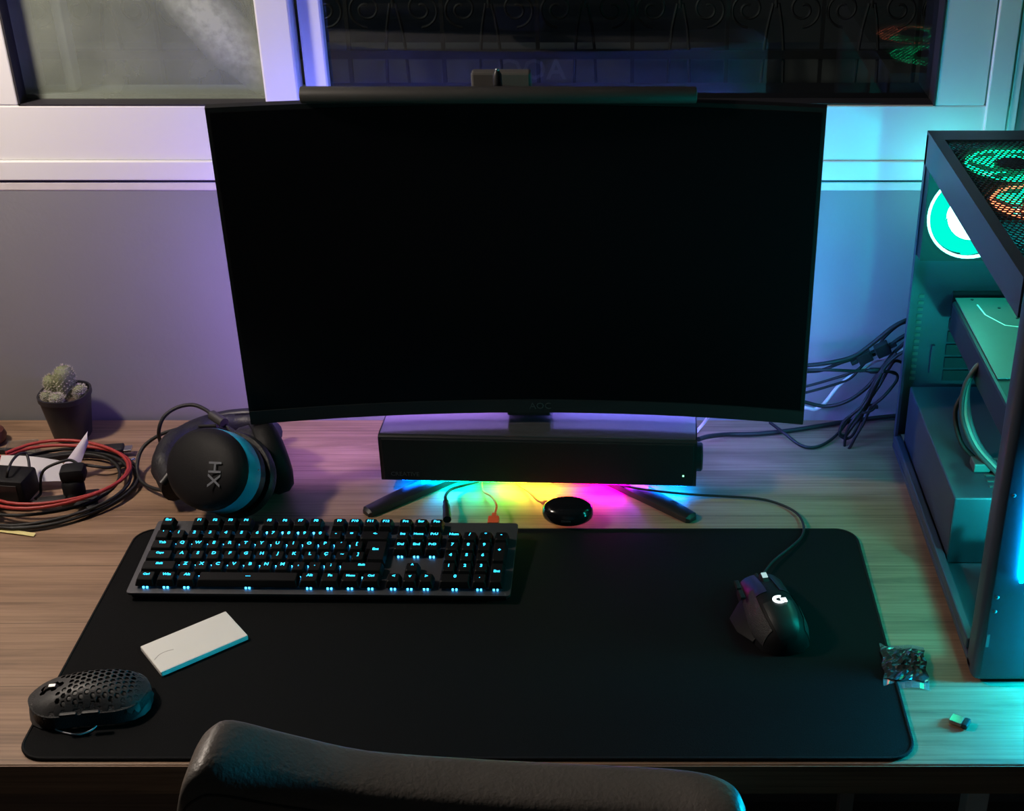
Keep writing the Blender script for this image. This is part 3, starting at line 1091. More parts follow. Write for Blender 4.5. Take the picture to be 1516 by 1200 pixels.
def gm_patch(i0, i1, a0, a1, name, m, lift=.0010, parent=gm):
    q = MB()
    rows = []
    for y, wl, wr, h in ST[i0:i1 + 1]:
        r_ = []
        for j in range(9):
            a = R(a0 + (a1 - a0) * j / 8)
            c_, s_ = math.cos(a), math.sin(a)
            w = wr if c_ >= 0 else wl
            xx = w * math.copysign(abs(c_) ** .7, c_) * (1 - .18 * s_)
            r_.append(Vector((xx, y, h * max(s_, 0) ** .75)) + Vector((c_ * .6, 0, s_)) * lift)
        rows.append(r_)
    vs_ = [p for r_ in rows for p in r_]
    fs = [(a * 9 + j, a * 9 + j + 1, (a + 1) * 9 + j + 1, (a + 1) * 9 + j) for a in range(len(rows) - 1) for j in range(8)]
    o_ = len(vs_)
    vs_ += [p - Vector((0, 0, lift + .002)) for p in vs_]
    fs += [tuple(o_ + i for i in f) for f in fs]
    for a in range(len(rows) - 1):
        for j in (0, 8):
            fs.append((a * 9 + j, (a + 1) * 9 + j, o_ + (a + 1) * 9 + j, o_ + a * 9 + j))
    for a in (0, len(rows) - 1):
        for j in range(8):
            fs.append((a * 9 + j, a * 9 + j + 1, o_ + a * 9 + j + 1, o_ + a * 9 + j))
    q.add(vs_, fs)
    return q.build(name, m, parent, 50)


gm_patch(5, 9, 100, 152, 'button', M['black'])
gm_patch(5, 9, 30, 80, 'button', M['black'])
gm_patch(1, 4, 62, 120, 'palm_cover', M['black'], .0008)
gm_patch(2, 7, 8, 40, 'side_grip', M['grip'], .0012)
gm_patch(2, 6, 128, 168, 'thumb_grip', M['grip'], .0012)
MB().loft([[(-.030, -.040, .002), (-.034, -.040, .002), (-.034, -.040, .004), (-.030, -.040, .010)],
           [(-.030, -.020, .002), (-.047, -.020, .002), (-.047, -.020, .0045), (-.030, -.020, .012)],
           [(-.030, .005, .002), (-.049, .005, .002), (-.049, .005, .0045), (-.030, .005, .012)],
           [(-.029, .030, .002), (-.033, .030, .002), (-.033, .030, .004), (-.029, .030, .010)]]).build('thumb_wing', M['matte'], gm, 40)
MB().lathe([(.008, -.0045), (.0115, -.0035), (.0115, .0035), (.008, .0045)], 22, xf((.000, .040, .0215), (0, R(90), 0))).build('scroll_wheel', M['black'], gm, 40)
MB().box((-.0032, .036, .0320), (.0032, .045, .0336), .0006).build('wheel_light', M['whitedim'], gm)
for i in range(2):
    MB().box((-.0355, .010 + i * .018, .024), (-.030, .025 + i * .018, .028), .001).build('side_button', M['black'], gm)
# emblem: an open ring with a notch, cut as a flat shape on the hump
lg = MB()
arc = []
for k in range(15):
    a = R(60 + 240 * k / 14)
    arc.append((.0062 * math.cos(a), .0062 * math.sin(a)))
inner = [(.0030 * math.cos(R(60 + 240 * k / 14)), .0030 * math.sin(R(60 + 240 * k / 14))) for k in range(15)]
vs_, fs = [], []
for z in (0, .0006):
    vs_ += [(x, y, z) for x, y in arc] + [(x, y, z) for x, y in inner]
for k in range(14):
    fs += [(k, k + 1, 16 + k, 15 + k), (30 + k, 31 + k, 46 + k, 45 + k)]
lg.add(vs_, fs)
lg.box((.0010, -.0020, 0), (.0062, .0015, .0006))
lg.box((.0034, -.0050, 0), (.0062, -.0020, .0006))
lg.build('emblem', M['whiteglow'], gm, T=xf((.0005, -.0180, .0412), (R(-4), 0, 0), (1.25, 1.25, 1.0)))
c = empty('mouse_cable', onz(1135, 850, .01), label='thin black cable running from gaming mouse around the pad edge', cat='cable')
b0 = Vector(c.location)
fr = gm.matrix_basis if False else Matrix.LocRotScale(gm.location, gm.rotation_euler, None)
p0 = fr @ Vector((0, .062, .010))
MB().tube([p0 - b0, onz(1133, 845, .010) - b0, onz(1145, 830, .009) - b0, onz(1170, 810, .0075) - b0, onz(1186, 795, .0065) - b0, onz(1190, 780, .006) - b0, onz(1182, 762, .0045) - b0,
           onz(1160, 748, .003) - b0, onz(1125, 738, .003) - b0, onz(1070, 734, .003) - b0, onz(1030, 732, .006) - b0, onz(985, 728, .0155) - b0, onz(940, 722, .0155) - b0, onz(905, 714, .006) - b0, onz(870, 700, .003) - b0], .0016, 8).build('lead', M['rubber'], c, 60)
MB().tube([p0 - b0 + Vector((0, -.004, 0)), p0 - b0 + Vector((-.002, .010, .001))], [.0030, .0022], 8, 2).build('strain_relief', M['rubber'], c, 60)

# ================================================================== cactus
random.seed(4)
cp = empty('potted_cactus', (-.765, .640, DT), label='small spiny cactus cluster in a black pot by the wall', cat='potted plant')
n = 28
rp = []
for r_, z in ((.023, .0), (.0245, .002), (.033, .062), (.0345, .063), (.0345, .070), (.0320, .070), (.0305, .058), (.002, .057)):
    rp.append([(r_ * math.copysign(abs(math.cos(2 * math.pi * k / n)) ** .8, math.cos(2 * math.pi * k / n)),
                r_ * math.copysign(abs(math.sin(2 * math.pi * k / n)) ** .8, math.sin(2 * math.pi * k / n)), z) for k in range(n)])
MB().loft(rp).build('pot', M['pot'], cp, 35)
MB().lathe([(.0305, .0575), (.028, .0605), (.001, .0625)], 20).build('soil', M['soil'], cp, 60)
for (cx, cy, cz, rr, h, lean) in ((.002, .004, .058, .0135, .050, .02), (-.015, .006, .058, .0105, .034, -.10), (.020, .000, .060, .0085, .020, .12), (-.004, -.018, .060, .0085, .015, 0.0), (-.020, -.010, .058, .007, .016, -.1)):
    rings, NR, K = [], 14, 24
    for i in range(NR + 1):
        t = i / NR
        rad = rr * (0.72 + .28 * math.sin(math.pi * min(1, t * 1.3) * .5)) * math.sqrt(max(.002, 1 - max(0, (t - .62) / .38) ** 2.2))
        rings.append([(cx + lean * h * t + rad * (1 + .09 * math.cos(12 * 2 * math.pi * k / K + i)) * math.cos(2 * math.pi * k / K),
                       cy + rad * (1 + .09 * math.cos(12 * 2 * math.pi * k / K + i)) * math.sin(2 * math.pi * k / K), cz + h * t) for k in range(K)])
    st = MB().loft(rings).build('stem', M['cactus'], cp, 60)
    sp = MB()
    for i in range(1, NR + 1):
        t = i / NR
        for k in range(0, K, 2):
            p = Vector(rings[i][(k + i) % K])
            nrm = (p - Vector((cx + lean * h * t, cy, cz + h * min(t, .62)))).normalized()
            for j in range(4):
                dd = (nrm + Vector((random.uniform(-.9, .9), random.uniform(-.9, .9), random.uniform(-.6, .9)))).normalized()
                s1 = dd.orthogonal().normalized() * .00024
                s2 = dd.cross(s1).normalized() * .00024
                e = p + dd * random.uniform(.0025, .0045)
                sp.add([p + s1, p - s1 * .5 + s2, p - s1 * .5 - s2, e], [(0, 1, 3), (1, 2, 3), (2, 0, 3)])
    tag(sp.build('spines', M['spine'], st), kind='stuff')

# ================================================================== headset
hs = empty('headset', onz(325, 700, 0), label='black gaming headset with blue ring and wrapped cable behind keyboard', cat='headset')
HB = Vector(hs.location)


def look(n_, roll=0.0):
    z = Vector(n_).normalized()
    x_ = Vector((0, 0, 1)).cross(z).normalized()
    y_ = z.cross(x_)
    m_ = Matrix((x_, y_, z)).transposed().to_4x4()
    return m_ @ Matrix.Rotation(roll, 4, 'Z')


T1 = Matrix.Translation(onz(312, 695, .078) - HB) @ look((-.44, -.68, .60)) @ Matrix.Diagonal((1.28, 1.0, 1.0, 1.0))
cup = MB().lathe([(.020, -.034), (.046, -.034), (.051, -.028), (.051, -.012), (.048, -.008)], 36, T1, 1.0, .98).build('ear_cup', M['black'], hs, 40)
MB().lathe([(.0500, -.020), (.0515, -.018), (.0515, .000), (.0500, .003), (.0440, .003)], 40, T1).build('blue_ring', M['blue'], hs, 40)
pl_ = MB().lathe([(.0490, -.001), (.0510, .004), (.0490, .012), (.042, .020), (.029, .025), (.012, .0275), (.001, .028)], 40, T1).build('outer_plate', M['matte'], hs, 50)
text('emblem', TXT['HX'], mat('emblem_grey', (0.20, 0.20, 0.23), 0.4, noise=.05), pl_, T1 @ xf((.026, .000, .0286), (0, R(24), 0)) @ xf((0, 0, 0), (0, 0, R(-72)), (1, .8, 1)))
MB().lathe([(.020, -.034), (.040, -.052), (.050, -.050), (.0545, -.042), (.053, -.034), (.040, -.033)], 36, T1).build('ear_cushion', M['leather'], hs, 50)
T2 = Matrix.Translation(onz(400, 676, .0515) - HB) @ look((.62, .30, .10))
MB().lathe([(.046, -.012), (.050, -.006), (.050, .008), (.044, .016), (.030, .020), (.001, .0205)], 36, T2).build('ear_cup', M['matte'], hs, 45)
MB().lathe([(.018, -.020), (.036, -.034), (.046, -.032), (.049, -.024), (.048, -.012), (.040, -.011)], 36, T2).build('ear_cushion', M['leather'], hs, 50)
band = [onz(258, 722, .035), onz(246, 695, .038), onz(256, 668, .042), onz(285, 648, .046), onz(330, 634, .05), onz(378, 630, .055), onz(405, 640, .06)]
MB().tube([p - HB for p in band], [.016, .019, .020, .019, .017, .015, .013], 14, 6, flat=1.25).build('headband', M['leather'], hs, 60)
MB().tube([p - HB + Vector((0, .004, .020)) for p in band[2:]], .006, 10, 6, flat=.5).build('headband_top', M['black'], hs, 60)
MB().tube([onz(240, 716, .045) - HB, onz(262, 690, .060) - HB, onz(292, 668, .068) - HB, onz(330, 652, .070) - HB, onz(352, 648, .066) - HB], .0055, 8, 6).build('yoke', M['black'], hs, 60)
MB().tube([onz(262, 724, .050) - HB, onz(278, 696, .066) - HB, onz(306, 672, .074) - HB, onz(338, 658, .074) - HB], .0040, 8, 6).build('yoke', M['rubber'], hs, 60)
cab = MB()
cab.tube([p - HB for p in (onz(240, 662, .02), onz(235, 640, .055), onz(242, 618, .075), onz(260, 604, .085), onz(284, 599, .09), onz(304, 606, .09), onz(318, 618, .088))], .0026, 8)
cab.tube([p - HB for p in (onz(322, 630, .075), onz(280, 632, .06), onz(240, 642, .045), onz(212, 662, .028), onz(203, 690, .014), onz(209, 712, .008), onz(232, 724, .012), onz(262, 727, .02))], .0025, 8)
cab.tube([p - HB for p in (onz(328, 624, .085), onz(348, 640, .08), onz(372, 652, .078), onz(392, 662, .075), onz(412, 680, .06), onz(424, 696, .045), onz(420, 706, .03), onz(405, 712, .02))], .0026, 8)
cab.tube([p - HB for p in (onz(366, 636, .085), onz(392, 640, .085), onz(410, 656, .075), onz(422, 676, .06), onz(426, 698, .04), onz(414, 710, .02))], .0026, 8)
cab.tube([p - HB for p in (onz(338, 634, .085), onz(356, 652, .085), onz(368, 672, .085), onz(374, 684, .084))], .0024, 8)
cab.build('cable', M['rubber'], hs, 60)
p0, p1 = onz(314, 614, .090) - HB, onz(332, 626, .088) - HB
MB().tube([p0, p0.lerp(p1, .5), p1], .0066, 12, 2).build('cable_control', mat('control_grey', (0.03, 0.028, 0.026), .5, noise=.1), hs, 60)
p0, p1 = onz(368, 676, .088) - HB, onz(379, 690, .086) - HB
MB().tube([p0, p1], .0042, 10, 1).build('plug', M['rubber'], hs, 60)
MB().tube([p1, onz(383, 697, .085) - HB], .0019, 10, 1).build('plug_tip', M['chrome'], hs, 60)
MB().tube([p - HB for p in (onz(366, 624, .055), onz(374, 614, .055), onz(384, 612, .052), onz(392, 618, .045))], .007, 10, 4).build('microphone_boom', M['rubber'], hs, 60)

# ================================================================== clutter on the left of the desk
random.seed(11)


def coil(name, cpx, turns, r0, m, label, dz, ph, ell=1.0, tail=None):
    b = onz(*cpx, 0)
    pts = []
    N_ = turns * 18
    for k in range(N_ + 1):
        a = ph + 2 * math.pi * k / 18
        tt = k / 18
        rr = r0 + .006 * math.sin(tt * 2.1 + ph) - .0045 * tt + .005 * math.sin(2 * a + ph * 3) + .003 * math.sin(3 * a + tt)
        pts.append((rr * math.cos(a), rr * ell * math.sin(a), dz + .0022 * tt + .0022 * (1 + math.sin(a + 1.5 * tt + ph))))
    if tail:
        pts += [Vector(p) - b for p in tail]
    o = MB().tube(pts, .0023, 8, 2).build(name, m, None, 60)
    o.location = b
    return tag(o, label, 'cable', 'coiled cables on the desk')


coil('red_cable', (84, 722), 2, .097, M['red'], 'coiled red cable on the desk in front of the cactus', .0185, 2.6, .93)
coil('black_cable', (80, 728), 4, .106, M['rubber'], 'coiled black cable looped around the red one on desk', .0030, 4.2, .90)
# hdmi cable
c = empty('hdmi_cable', onz(170, 668, 0), label='black video cable with metal tipped plug lying near the cactus', cat='cable')
b0 = Vector(c.location)
T = Matrix.Translation(onz(170, 666, .009) - b0) @ Matrix.Rotation(R(9), 4, 'Z')
MB().box((-.016, -.0095, -.006), (.012, .0095, .006), .002).box((-.026, -.005, -.004), (-.016, .005, .004), .0015).build('plug', M['rubber'], c, T=T)
MB().box((.012, -.007, -.0022), (.023, .007, .0022), .0006).build('plug_tip', M['chrome'], c, T=T)
MB().tube([onz(150, 669, .008) - b0, onz(120, 672, .006) - b0, onz(80, 674, .006) - b0, onz(40, 672, .008) - b0, onz(10, 666, .006) - b0, onz(-30, 668, .004) - b0], .0034, 10).build('lead', M['rubber'], c, 60)
# micro usb lead
c = empty('micro_usb_cable', onz(185, 687, 0), label='dark cable with a small metal plug beside the coil', cat='cable')
b0 = Vector(c.location)
p0, p1, p2 = onz(176, 689, .008) - b0, onz(193, 682, .009) - b0, onz(199, 679, .009) - b0
MB().tube([p0, p1], .0044, 8, 1).build('plug', M['rubber'], c, 60)
MB().tube([p1, p2], .0026, 8, 1).build('plug_tip', M['chrome'], c, 60)
MB().tube([p0, onz(160, 692, .012) - b0, onz(140, 690, .016) - b0, onz(118, 688, .014) - b0, onz(100, 696, .008) - b0], .0022, 8).build('lead', M['rubber'], c, 60)


def sheet(name, corners, m, label, cat, bend=0.0, thick=.0004, n=8):
    """a curled paper: bilinear patch of four corners with a bend"""
    c = [Vector(p) for p in corners]
    b = (c[0] + c[1] + c[2] + c[3]) / 4
    b.z = DT
    vs_, fs = [], []
    nrm = (c[1] - c[0]).cross(c[3] - c[0]).normalized()
    for s in (0, thick):
        for i in range(n + 1):
            for j in range(n + 1):
                u, v = i / n, j / n
                p = c[0] * (1 - u) * (1 - v) + c[1] * u * (1 - v) + c[2] * u * v + c[3] * (1 - u) * v
                p = p + nrm * (bend * math.sin(math.pi * u) + s)
                vs_.append(p - b)
    K = (n + 1) ** 2
    for s in (0, 1):
        for i in range(n):
            for j in range(n):
                a = s * K + i * (n + 1) + j
                fs.append((a, a + 1, a + n + 2, a + n + 1))
    for i in range(n):
        for (p, q_) in ((i, i + 1), (n * (n + 1) + i, n * (n + 1) + i + 1), (i * (n + 1), (i + 1) * (n + 1)), (i * (n + 1) + n, (i + 1) * (n + 1) + n)):
            fs.append((p, q_, q_ + K, p + K))
    o = MB().add(vs_, fs).build(name, m, None, 50)
    o.location = b
    return tag(o, label, cat)


sheet('paper_leaflet', (onz(-8, 720, .014), onz(112, 712, .010), onz(90, 682, .030), onz(2, 674, .034)), M['paper'], 'white paper leaflet lying under the black cables', 'paper', .004)
sheet('folded_paper', (onz(92, 690, .020), onz(118, 690, .020), onz(131, 655, .046), onz(130, 638, .060)), mat('lilac_paper', (0.66, 0.60, 0.70), .8, noise=.04), 'pointed white paper corner sticking up beside the cactus pot', 'paper', .003)
cb = empty('clear_plastic_tray', onz(36, 676, 0), R(8), label='small clear plastic tray behind the white leaflet', cat='tray')
for (lo, hi, nm) in (((-.020, -.010, .0005), (.020, .012, .0017), 'base'), ((-.020, -.010, .0017), (-.0188, .012, .020), 'side'), ((.0188, -.010, .0017), (.020, .012, .020), 'side'), ((-.0188, .0108, .0017), (.0188, .012, .020), 'side')):
    MB().box(lo, hi, .0003).build(nm, M['clear'], cb)
# black adapter at the edge, with its lead
ad = empty('power_adapter', onz(20, 750, 0), R(-6), label='black cube power adapter sitting on the coiled cables', cat='adapter')
MB().box((-.030, -.012, .010), (.026, .030, .046), .005).build('body', M['matte'], ad, 40)
MB().box((-.022, -.0128, .016), (.018, -.0118, .040), .001).build('face', M['black'], ad)
b0 = Vector(ad.location)
ri = Matrix.Rotation(R(6), 3, 'Z')
MB().tube([ri @ (onz(p[0], p[1], p[2]) - b0) for p in ((10, 706, .046), (12, 696, .056), (18, 682, .06), (28, 672, .06), (38, 671, .055), (42, 680, .05), (44, 700, .04), (43, 712, .03))], .0018, 8).build('lead', M['rubber'], ad, 60)
# clip gadget
wcam = empty('webcam_clip', onz(118, 745, 0), R(10), label='small black swivel clip gadget standing inside the cable coil', cat='gadget')
MB().box((-.020, -.014, .004), (.026, .012, .014), .003).build('base', M['black'], wcam, 40)
MB().lathe([(.012, 0), (.014, .003), (.014, .018), (.011, .022)], 18, xf((-.004, .004, .012))).build('swivel', M['matte'], wcam, 40)
MB().box((-.018, -.004, .030), (.014, .022, .052), .007).build('head', M['matte'], wcam, 40)
MB().box((.006, -.020, .004), (.034, -.002, .012), .003, T=Matrix.Rotation(R(-28), 4, 'Z')).build('jaw', M['black'], wcam, 40)
b0 = Vector(wcam.location)
ri = Matrix.Rotation(R(-10), 3, 'Z')
MB().tube([ri @ (onz(*p) - b0) for p in ((120, 690, .045), (105, 681, .052), (88, 684, .052), (68, 693, .046), (61, 704, .036), (60, 718, .022), (60, 730, .012), (52, 738, .010))], .0019, 8).build('lead', M['rubber'], wcam, 60)
us = empty('usb_cable', onz(92, 752, 0), R(12), label='black usb plug with a bare metal end on the coil', cat='cable')
MB().box((-.028, -.0065, .008), (.008, .0065, .017), .002).build('plug', M['rubber'], us, 40)
MB().box((.008, -.006, .0102), (.022, .006, .0148), .0006).build('plug_tip', M['chrome'], us)
MB().box((.0215, -.004, .0112), (.0222, .004, .0138)).build('socket_hole', M['gasket'], us)
MB().tube([(-.027, 0, .0125), (-.040, .004, .0125), (-.055, .012, .011), (-.07, .014, .008)], .0022, 8).build('lead', M['rubber'], us, 60)
sheet('yellow_strip', (onz(-12, 786, .001), onz(50, 794, .001), onz(53, 789, .002), onz(-12, 781, .003)), M['yellow'], 'pale yellow paper strip poking out from under the coil', 'paper', .001)
rb = empty('wooden_knob', onz(-8, 655, 0), label='dark reddish round knob standing at the wall side of desk', cat='knob')
MB().lathe([(.010, 0), (.016, .004), (.0185, .012), (.016, .020), (.008, .024)], 24).build('body', M['redbrown'], rb, 40)
MB().lathe([(.006, .0235), (.005, .027), (.001, .028)], 16).build('cap', M['redbrown'], rb, 40)

# ================================================================== computer tower
CX, CY, CW, CD, CHT = .379, .106, .214, .482, .458
pc = empty('computer_tower', (CX, CY, DT), label='open sided dark computer tower with glowing green fans', cat='computer')
for fx in (.008, CW - .034):
    for fy in (.02, CD - .05):
        MB().box((fx, fy, 0), (fx + .026, fy + .03, .0125), .003).build('foot', M['rubber'], pc)
MB().box((0, .012, .012), (CW, CD, .020), .0015).build('bottom_tray', M['steel'], pc)
MB().box((0, .036, .0202), (.010, CD, .034), .002).build('bottom_rail', M['steel'], pc)
# front panel with lights
MB().box((0, 0, .004), (CW, .034, CHT + .004), .009, seg=4).build('front_panel', M['steel'], pc, 40)
st = MB().tube([(.0335, -.0035, .138), (.030, -.0035, .215), (.0305, -.0035, .25), (.032, -.0035, .285)], .0022, 8, 4).build('light_strip', M['cyanstrip'], pc, 60)
st = MB().tube([(.150, -.0008, .030), (.160, -.016, .050), (.162, -.034, .070), (.160, -.016, .090), (.156, -.0008, .110)], .0032, 8, 4).build('light_strip', M['cyanfill'], pc, 60)  # unseen glowing bow, added and bent forward to throw cyan on the desk
MB().box((.009, -.0006, .052), (.012, .0006, .068)).build('panel_clip', M['backplate'], pc)
for zz in (.098, .116, .24):
    MB().ellipsoid((.013, 0, zz), (.0022, .0012, .0022)).build('rivet', M['backplate'], pc, 60)
# rear panel around the fan opening
FX, FZ, FR = .061, .359, .060
q = MB()
q.box((0, CD - .010, .034), (.0015 + .002, CD, CHT - .004))
q.box((.0035, CD - .004, .034), (CW, CD, FZ - FR))
q.box((FX + FR, CD - .004, FZ - FR), (CW, CD, CHT - .004))
q.box((.0035, CD - .004, FZ + FR), (FX + FR, CD, CHT - .004))
hexmesh(q, lambda x, y: True, .0035, FZ - FR, FX + FR, FZ + FR, .0105, .0086, .0012, Matrix(((1, 0, 0, 0), (0, 0, 1, CD - .001), (0, 1, 0, 0), (0, 0, 0, 1))))
rear = q.build('rear_panel', M['steel'], pc)
for k in range(14):
    MB().box((.012, CD - .0052, .118 + k * .0092), (.019, CD - .0042, .1225 + k * .0092)).build('vent_slot', M['backplate'], rear)
for k in range(7):
    MB().box((.055 + .0, CD - .0072, .118 + k * .019), (.150, CD - .0043, .133 + k * .019)).build('slot_cover', M['steeldark'], rear)
MB().box((.036, CD - .009, .13), (.040, CD - .0043, .17)).build('latch', M['steel'], rear)
# top frame and mesh
q = MB()
q.box((0, .034, CHT - .041), (.0022, CD, CHT))
q.box((CW - .0022, .034, CHT - .041), (CW, CD, CHT))
q.box((.0022, .034, CHT - .004), (.0135, CD, CHT))
q.box((CW - .0135, .034, CHT - .004), (CW - .0022, CD, CHT))
q.box((.0135, CD - .036, CHT - .004), (CW - .0135, CD, CHT))
q.box((.0135, .034, CHT - .004), (CW - .0135, .075, CHT))
q.box((.0022, .034, CHT - .041), (.010, CD, CHT - .0385))
q.build('top_frame', M['steel'], pc)
q = MB()
hexmesh(q, lambda x, y: True, .0135, .075, CW - .0135, CD - .036, .0068, .0050, .0010, Matrix.Translation((0, 0, CHT - .0022)))
tag(q.build('top_mesh', M['steeldark'], pc), kind='stuff')


def fan(T, blade, ring, hub, name, nb=7, spot=None, hr=.0235):
    f = MB()
    q_ = [(-.060, -.060), (.060, -.060), (.060, .060), (-.060, .060)]
    N_ = 40
    inner_ = [(.0565 * math.cos(2 * math.pi * k / N_), .0565 * math.sin(2 * math.pi * k / N_)) for k in range(N_)]
    outer_ = []
    for x_, y_ in inner_:
        s_ = .0595 / max(abs(x_), abs(y_))
        outer_.append((x_ * s_, y_ * s_))
    f.loft([[(x_, y_, z_) for x_, y_ in pl] for pl, z_ in ((outer_, 0), (inner_, 0), (inner_, .024), (outer_, .024))], False, True)
    fo = f.build(name, M['steeldark'], pc, 35, T)
    rg = MB()
    rg.loft([[(r_ * math.cos(2 * math.pi * k / 48), r_ * math.sin(2 * math.pi * k / 48), z_) for k in range(48)]
             for r_, z_ in ((.0530, -.0008), (.0562, -.0008), (.0562, .0016), (.0530, .0016))], False, True)
    rg.build('light_ring', ring, fo, 40)
    MB().lathe([(hr - .003, -.0030), (hr, -.0010), (hr, .020), (hr - .003, .022)], 28).build('hub', hub, fo, 40)
    for k in range(nb):
        a0 = 2 * math.pi * k / nb
        rows = []
        for i in range(7):
            r_ = .0225 + (.0525 - .0225) * i / 6
            sweep = .55 * i / 6
            wd = .50 - .01 * i / 6
            das = [(-1 + 2 * j / 6) for j in range(7)]
            prof_ = [(wd * d1, .0045 + .0035 * d1) for d1 in das] + [(wd * d1, .0055 + .0035 * d1) for d1 in reversed(das)]
            rows.append([(r_ * math.cos(a0 + sweep + da), r_ * math.sin(a0 + sweep + da), z_) for da, z_ in prof_])
        MB().loft(rows).build('blade', (spot if spot and k in (2, 3) else blade), fo, 40)
    for k in range(3):
        a = R(30 + 120 * k)
        MB().box((.02, -.003, .0205), (.058, .003, .0235), T=Matrix.Rotation(a, 4, 'Z')).build('strut', M['steeldark'], fo)
    return fo


def fan_light(p, e, c_):                     # the leds in the middle of a fan
    o_ = light('fan_led', 'POINT', p, e, c_, .012)
    o_.parent = pc
    return o_


fan(Matrix(((1, 0, 0, FX), (0, 0, 1, CD - .030), (0, 1, 0, FZ), (0, 0, 0, 1))), M['teal'], M['tealring'], M['tealhub'], 'rear_fan', hr=.031)
for zz in (.120, .238, .356):
    fan(Matrix(((-1, 0, 0, .112), (0, 0, -1, .064), (0, -1, 0, zz), (0, 0, 0, 1))), M['teal'], M['teal'], M['tealhub'], 'front_fan')
    fan_light((.112, .072, zz), 2.2, (0.0, 0.88, 0.80))
fan_light((FX, CD - .038, FZ), 0.8, (0.0, 1.0, 0.72))
fan_light((FX, CD - .003, FZ), 0.42, (0.0, 0.95, 0.85))
fan(Matrix(((1, 0, 0, .078), (0, -1, 0, .368), (0, 0, -1, CHT - .0055), (0, 0, 0, 1))), M['greenfan'], M['greenfan'], M['steeldark'], 'top_fan')
fan(Matrix(((1, 0, 0, .078), (0, -1, 0, .245), (0, 0, -1, CHT - .0055), (0, 0, 0, 1))), M['greenfan'], M['redfan'], M['steeldark'], 'top_fan', spot=M['redfan'])
# tray, board, card, shroud
MB().box((.186, .036, .021), (.189, CD - .0045, CHT - .042)).build('board_tray', M['steel'], pc)
mb_ = MB().box((.178, .215, .150), (.1805, CD - .012, .395)).build('motherboard', M['pcb'], pc)
for k in range(4):
    MB().box((.150, .235 + k * .009, .265), (.178, .238 + k * .009, .392)).build('memory_stick', M['backplate'], mb_)
MB().box((.150, .43, .29), (.178, .465, .39), .002).build('heatsink', M['backplate'], mb_)
MB().box((.160, .30, .375), (.178, .42, .392), .002).build('heatsink', M['backplate'], mb_)
for k in range(8):
    MB().box((.120, .325 + k * .010, .300), (.176, .3262 + k * .010, .37)).build('cooler_fin', M['backplate'], mb_)
for k in range(3):
    MB().box((.172, .25, .165 + k * .025), (.178, .44, .172 + k * .025)).build('card_slot', M['steeldark'], mb_)
gpu = MB().box((.048, .165, .203), (.172, .450, .2465), .004).build('graphics_card', M['steeldark'], pc)
bp = MB().box((.052, .232, .2470), (.170, .452, .2492), .0008).build('backplate', M['backplate'], gpu)
for pts in ([(.075, .43, .2494), (.078, .40, .2494), (.095, .37, .2494), (.112, .365, .2494), (.14, .33, .2494)], [(.118, .448, .2494), (.150, .40, .2494)]):
    MB().tube(pts, .0011, 4, 1, flat=.3).build('stripe', M['line'], gpu)
for (xx, yy) in ((.072, .445), (.10, .42), (.115, .39), (.13, .37)):
    MB().lathe([(.002, .2490), (.002, .2499)], 8, xf((xx, yy, 0))).build('screw', M['steeldark'], gpu)
MB().box((.056, .300, .225), (.078, .322, .248), .001).build('power_socket', M['black'], gpu)
for k in range(3):
    pts = [(.062 + k * .004, .305 + k * .006, .238), (.050 + k * .003, .300 + k * .006, .232), (.036 + k * .003, .298 + k * .005, .205), (.034 + k * .004, .288, .17), (.046 + k * .004, .268, .140), (.066 + k * .004, .245, .122), (.080 + k * .004, .232, .1125)]
    MB().tube(pts, .0032, 8, 5).build('power_cable', mat('sleeve_%d' % k, ((.05, .055, .06), (.28, .30, .25), (.08, .09, .1))[k], .5, noise=.1), gpu, 60)
pts = [(.040, .31, .19), (.030, .305, .165), (.036, .285, .135), (.052, .268, .120)]
MB().tube(pts, .003, 8, 5).build('power_cable', M['rubber'], gpu, 60)
MB().box((.046, .250, .1125), (.066, .272, .124), .0015, T=None).build('cable_plug', M['backplate'], gpu)
sh = MB().box((.012, .195, .0205), (.180, CD - .012, .1120), .002).build('power_supply_shroud', M['steel'], pc)
for k in range(7):
    MB().box((.058, .205 + k * .0125, .1118), (.105, .2085 + k * .0125, .1132)).build('vent_rib', M['backplate'], sh)
cage = MB().box((.045, .045, .0205), (.180, .165, .030), .001).box((.045, .045, .030), (.048, .165, .085)).box((.177, .045, .030), (.180, .165, .085)).build('drive_cage', M['steeldark'], pc)
MB().box((.05, .05, .052), (.175, .16, .074), .002).build('drive', M['steel'], cage)
MB().box((.0, .172, .0205), (.006, .185, .41), .001).build('side_pillar', M['steel'], pc) if False else None

# ================================================================== cables between the monitor and the tower
def zc(X_, Y_):
    return (1180 + X_ / 5.453, 460 + Y_ / 5.453)


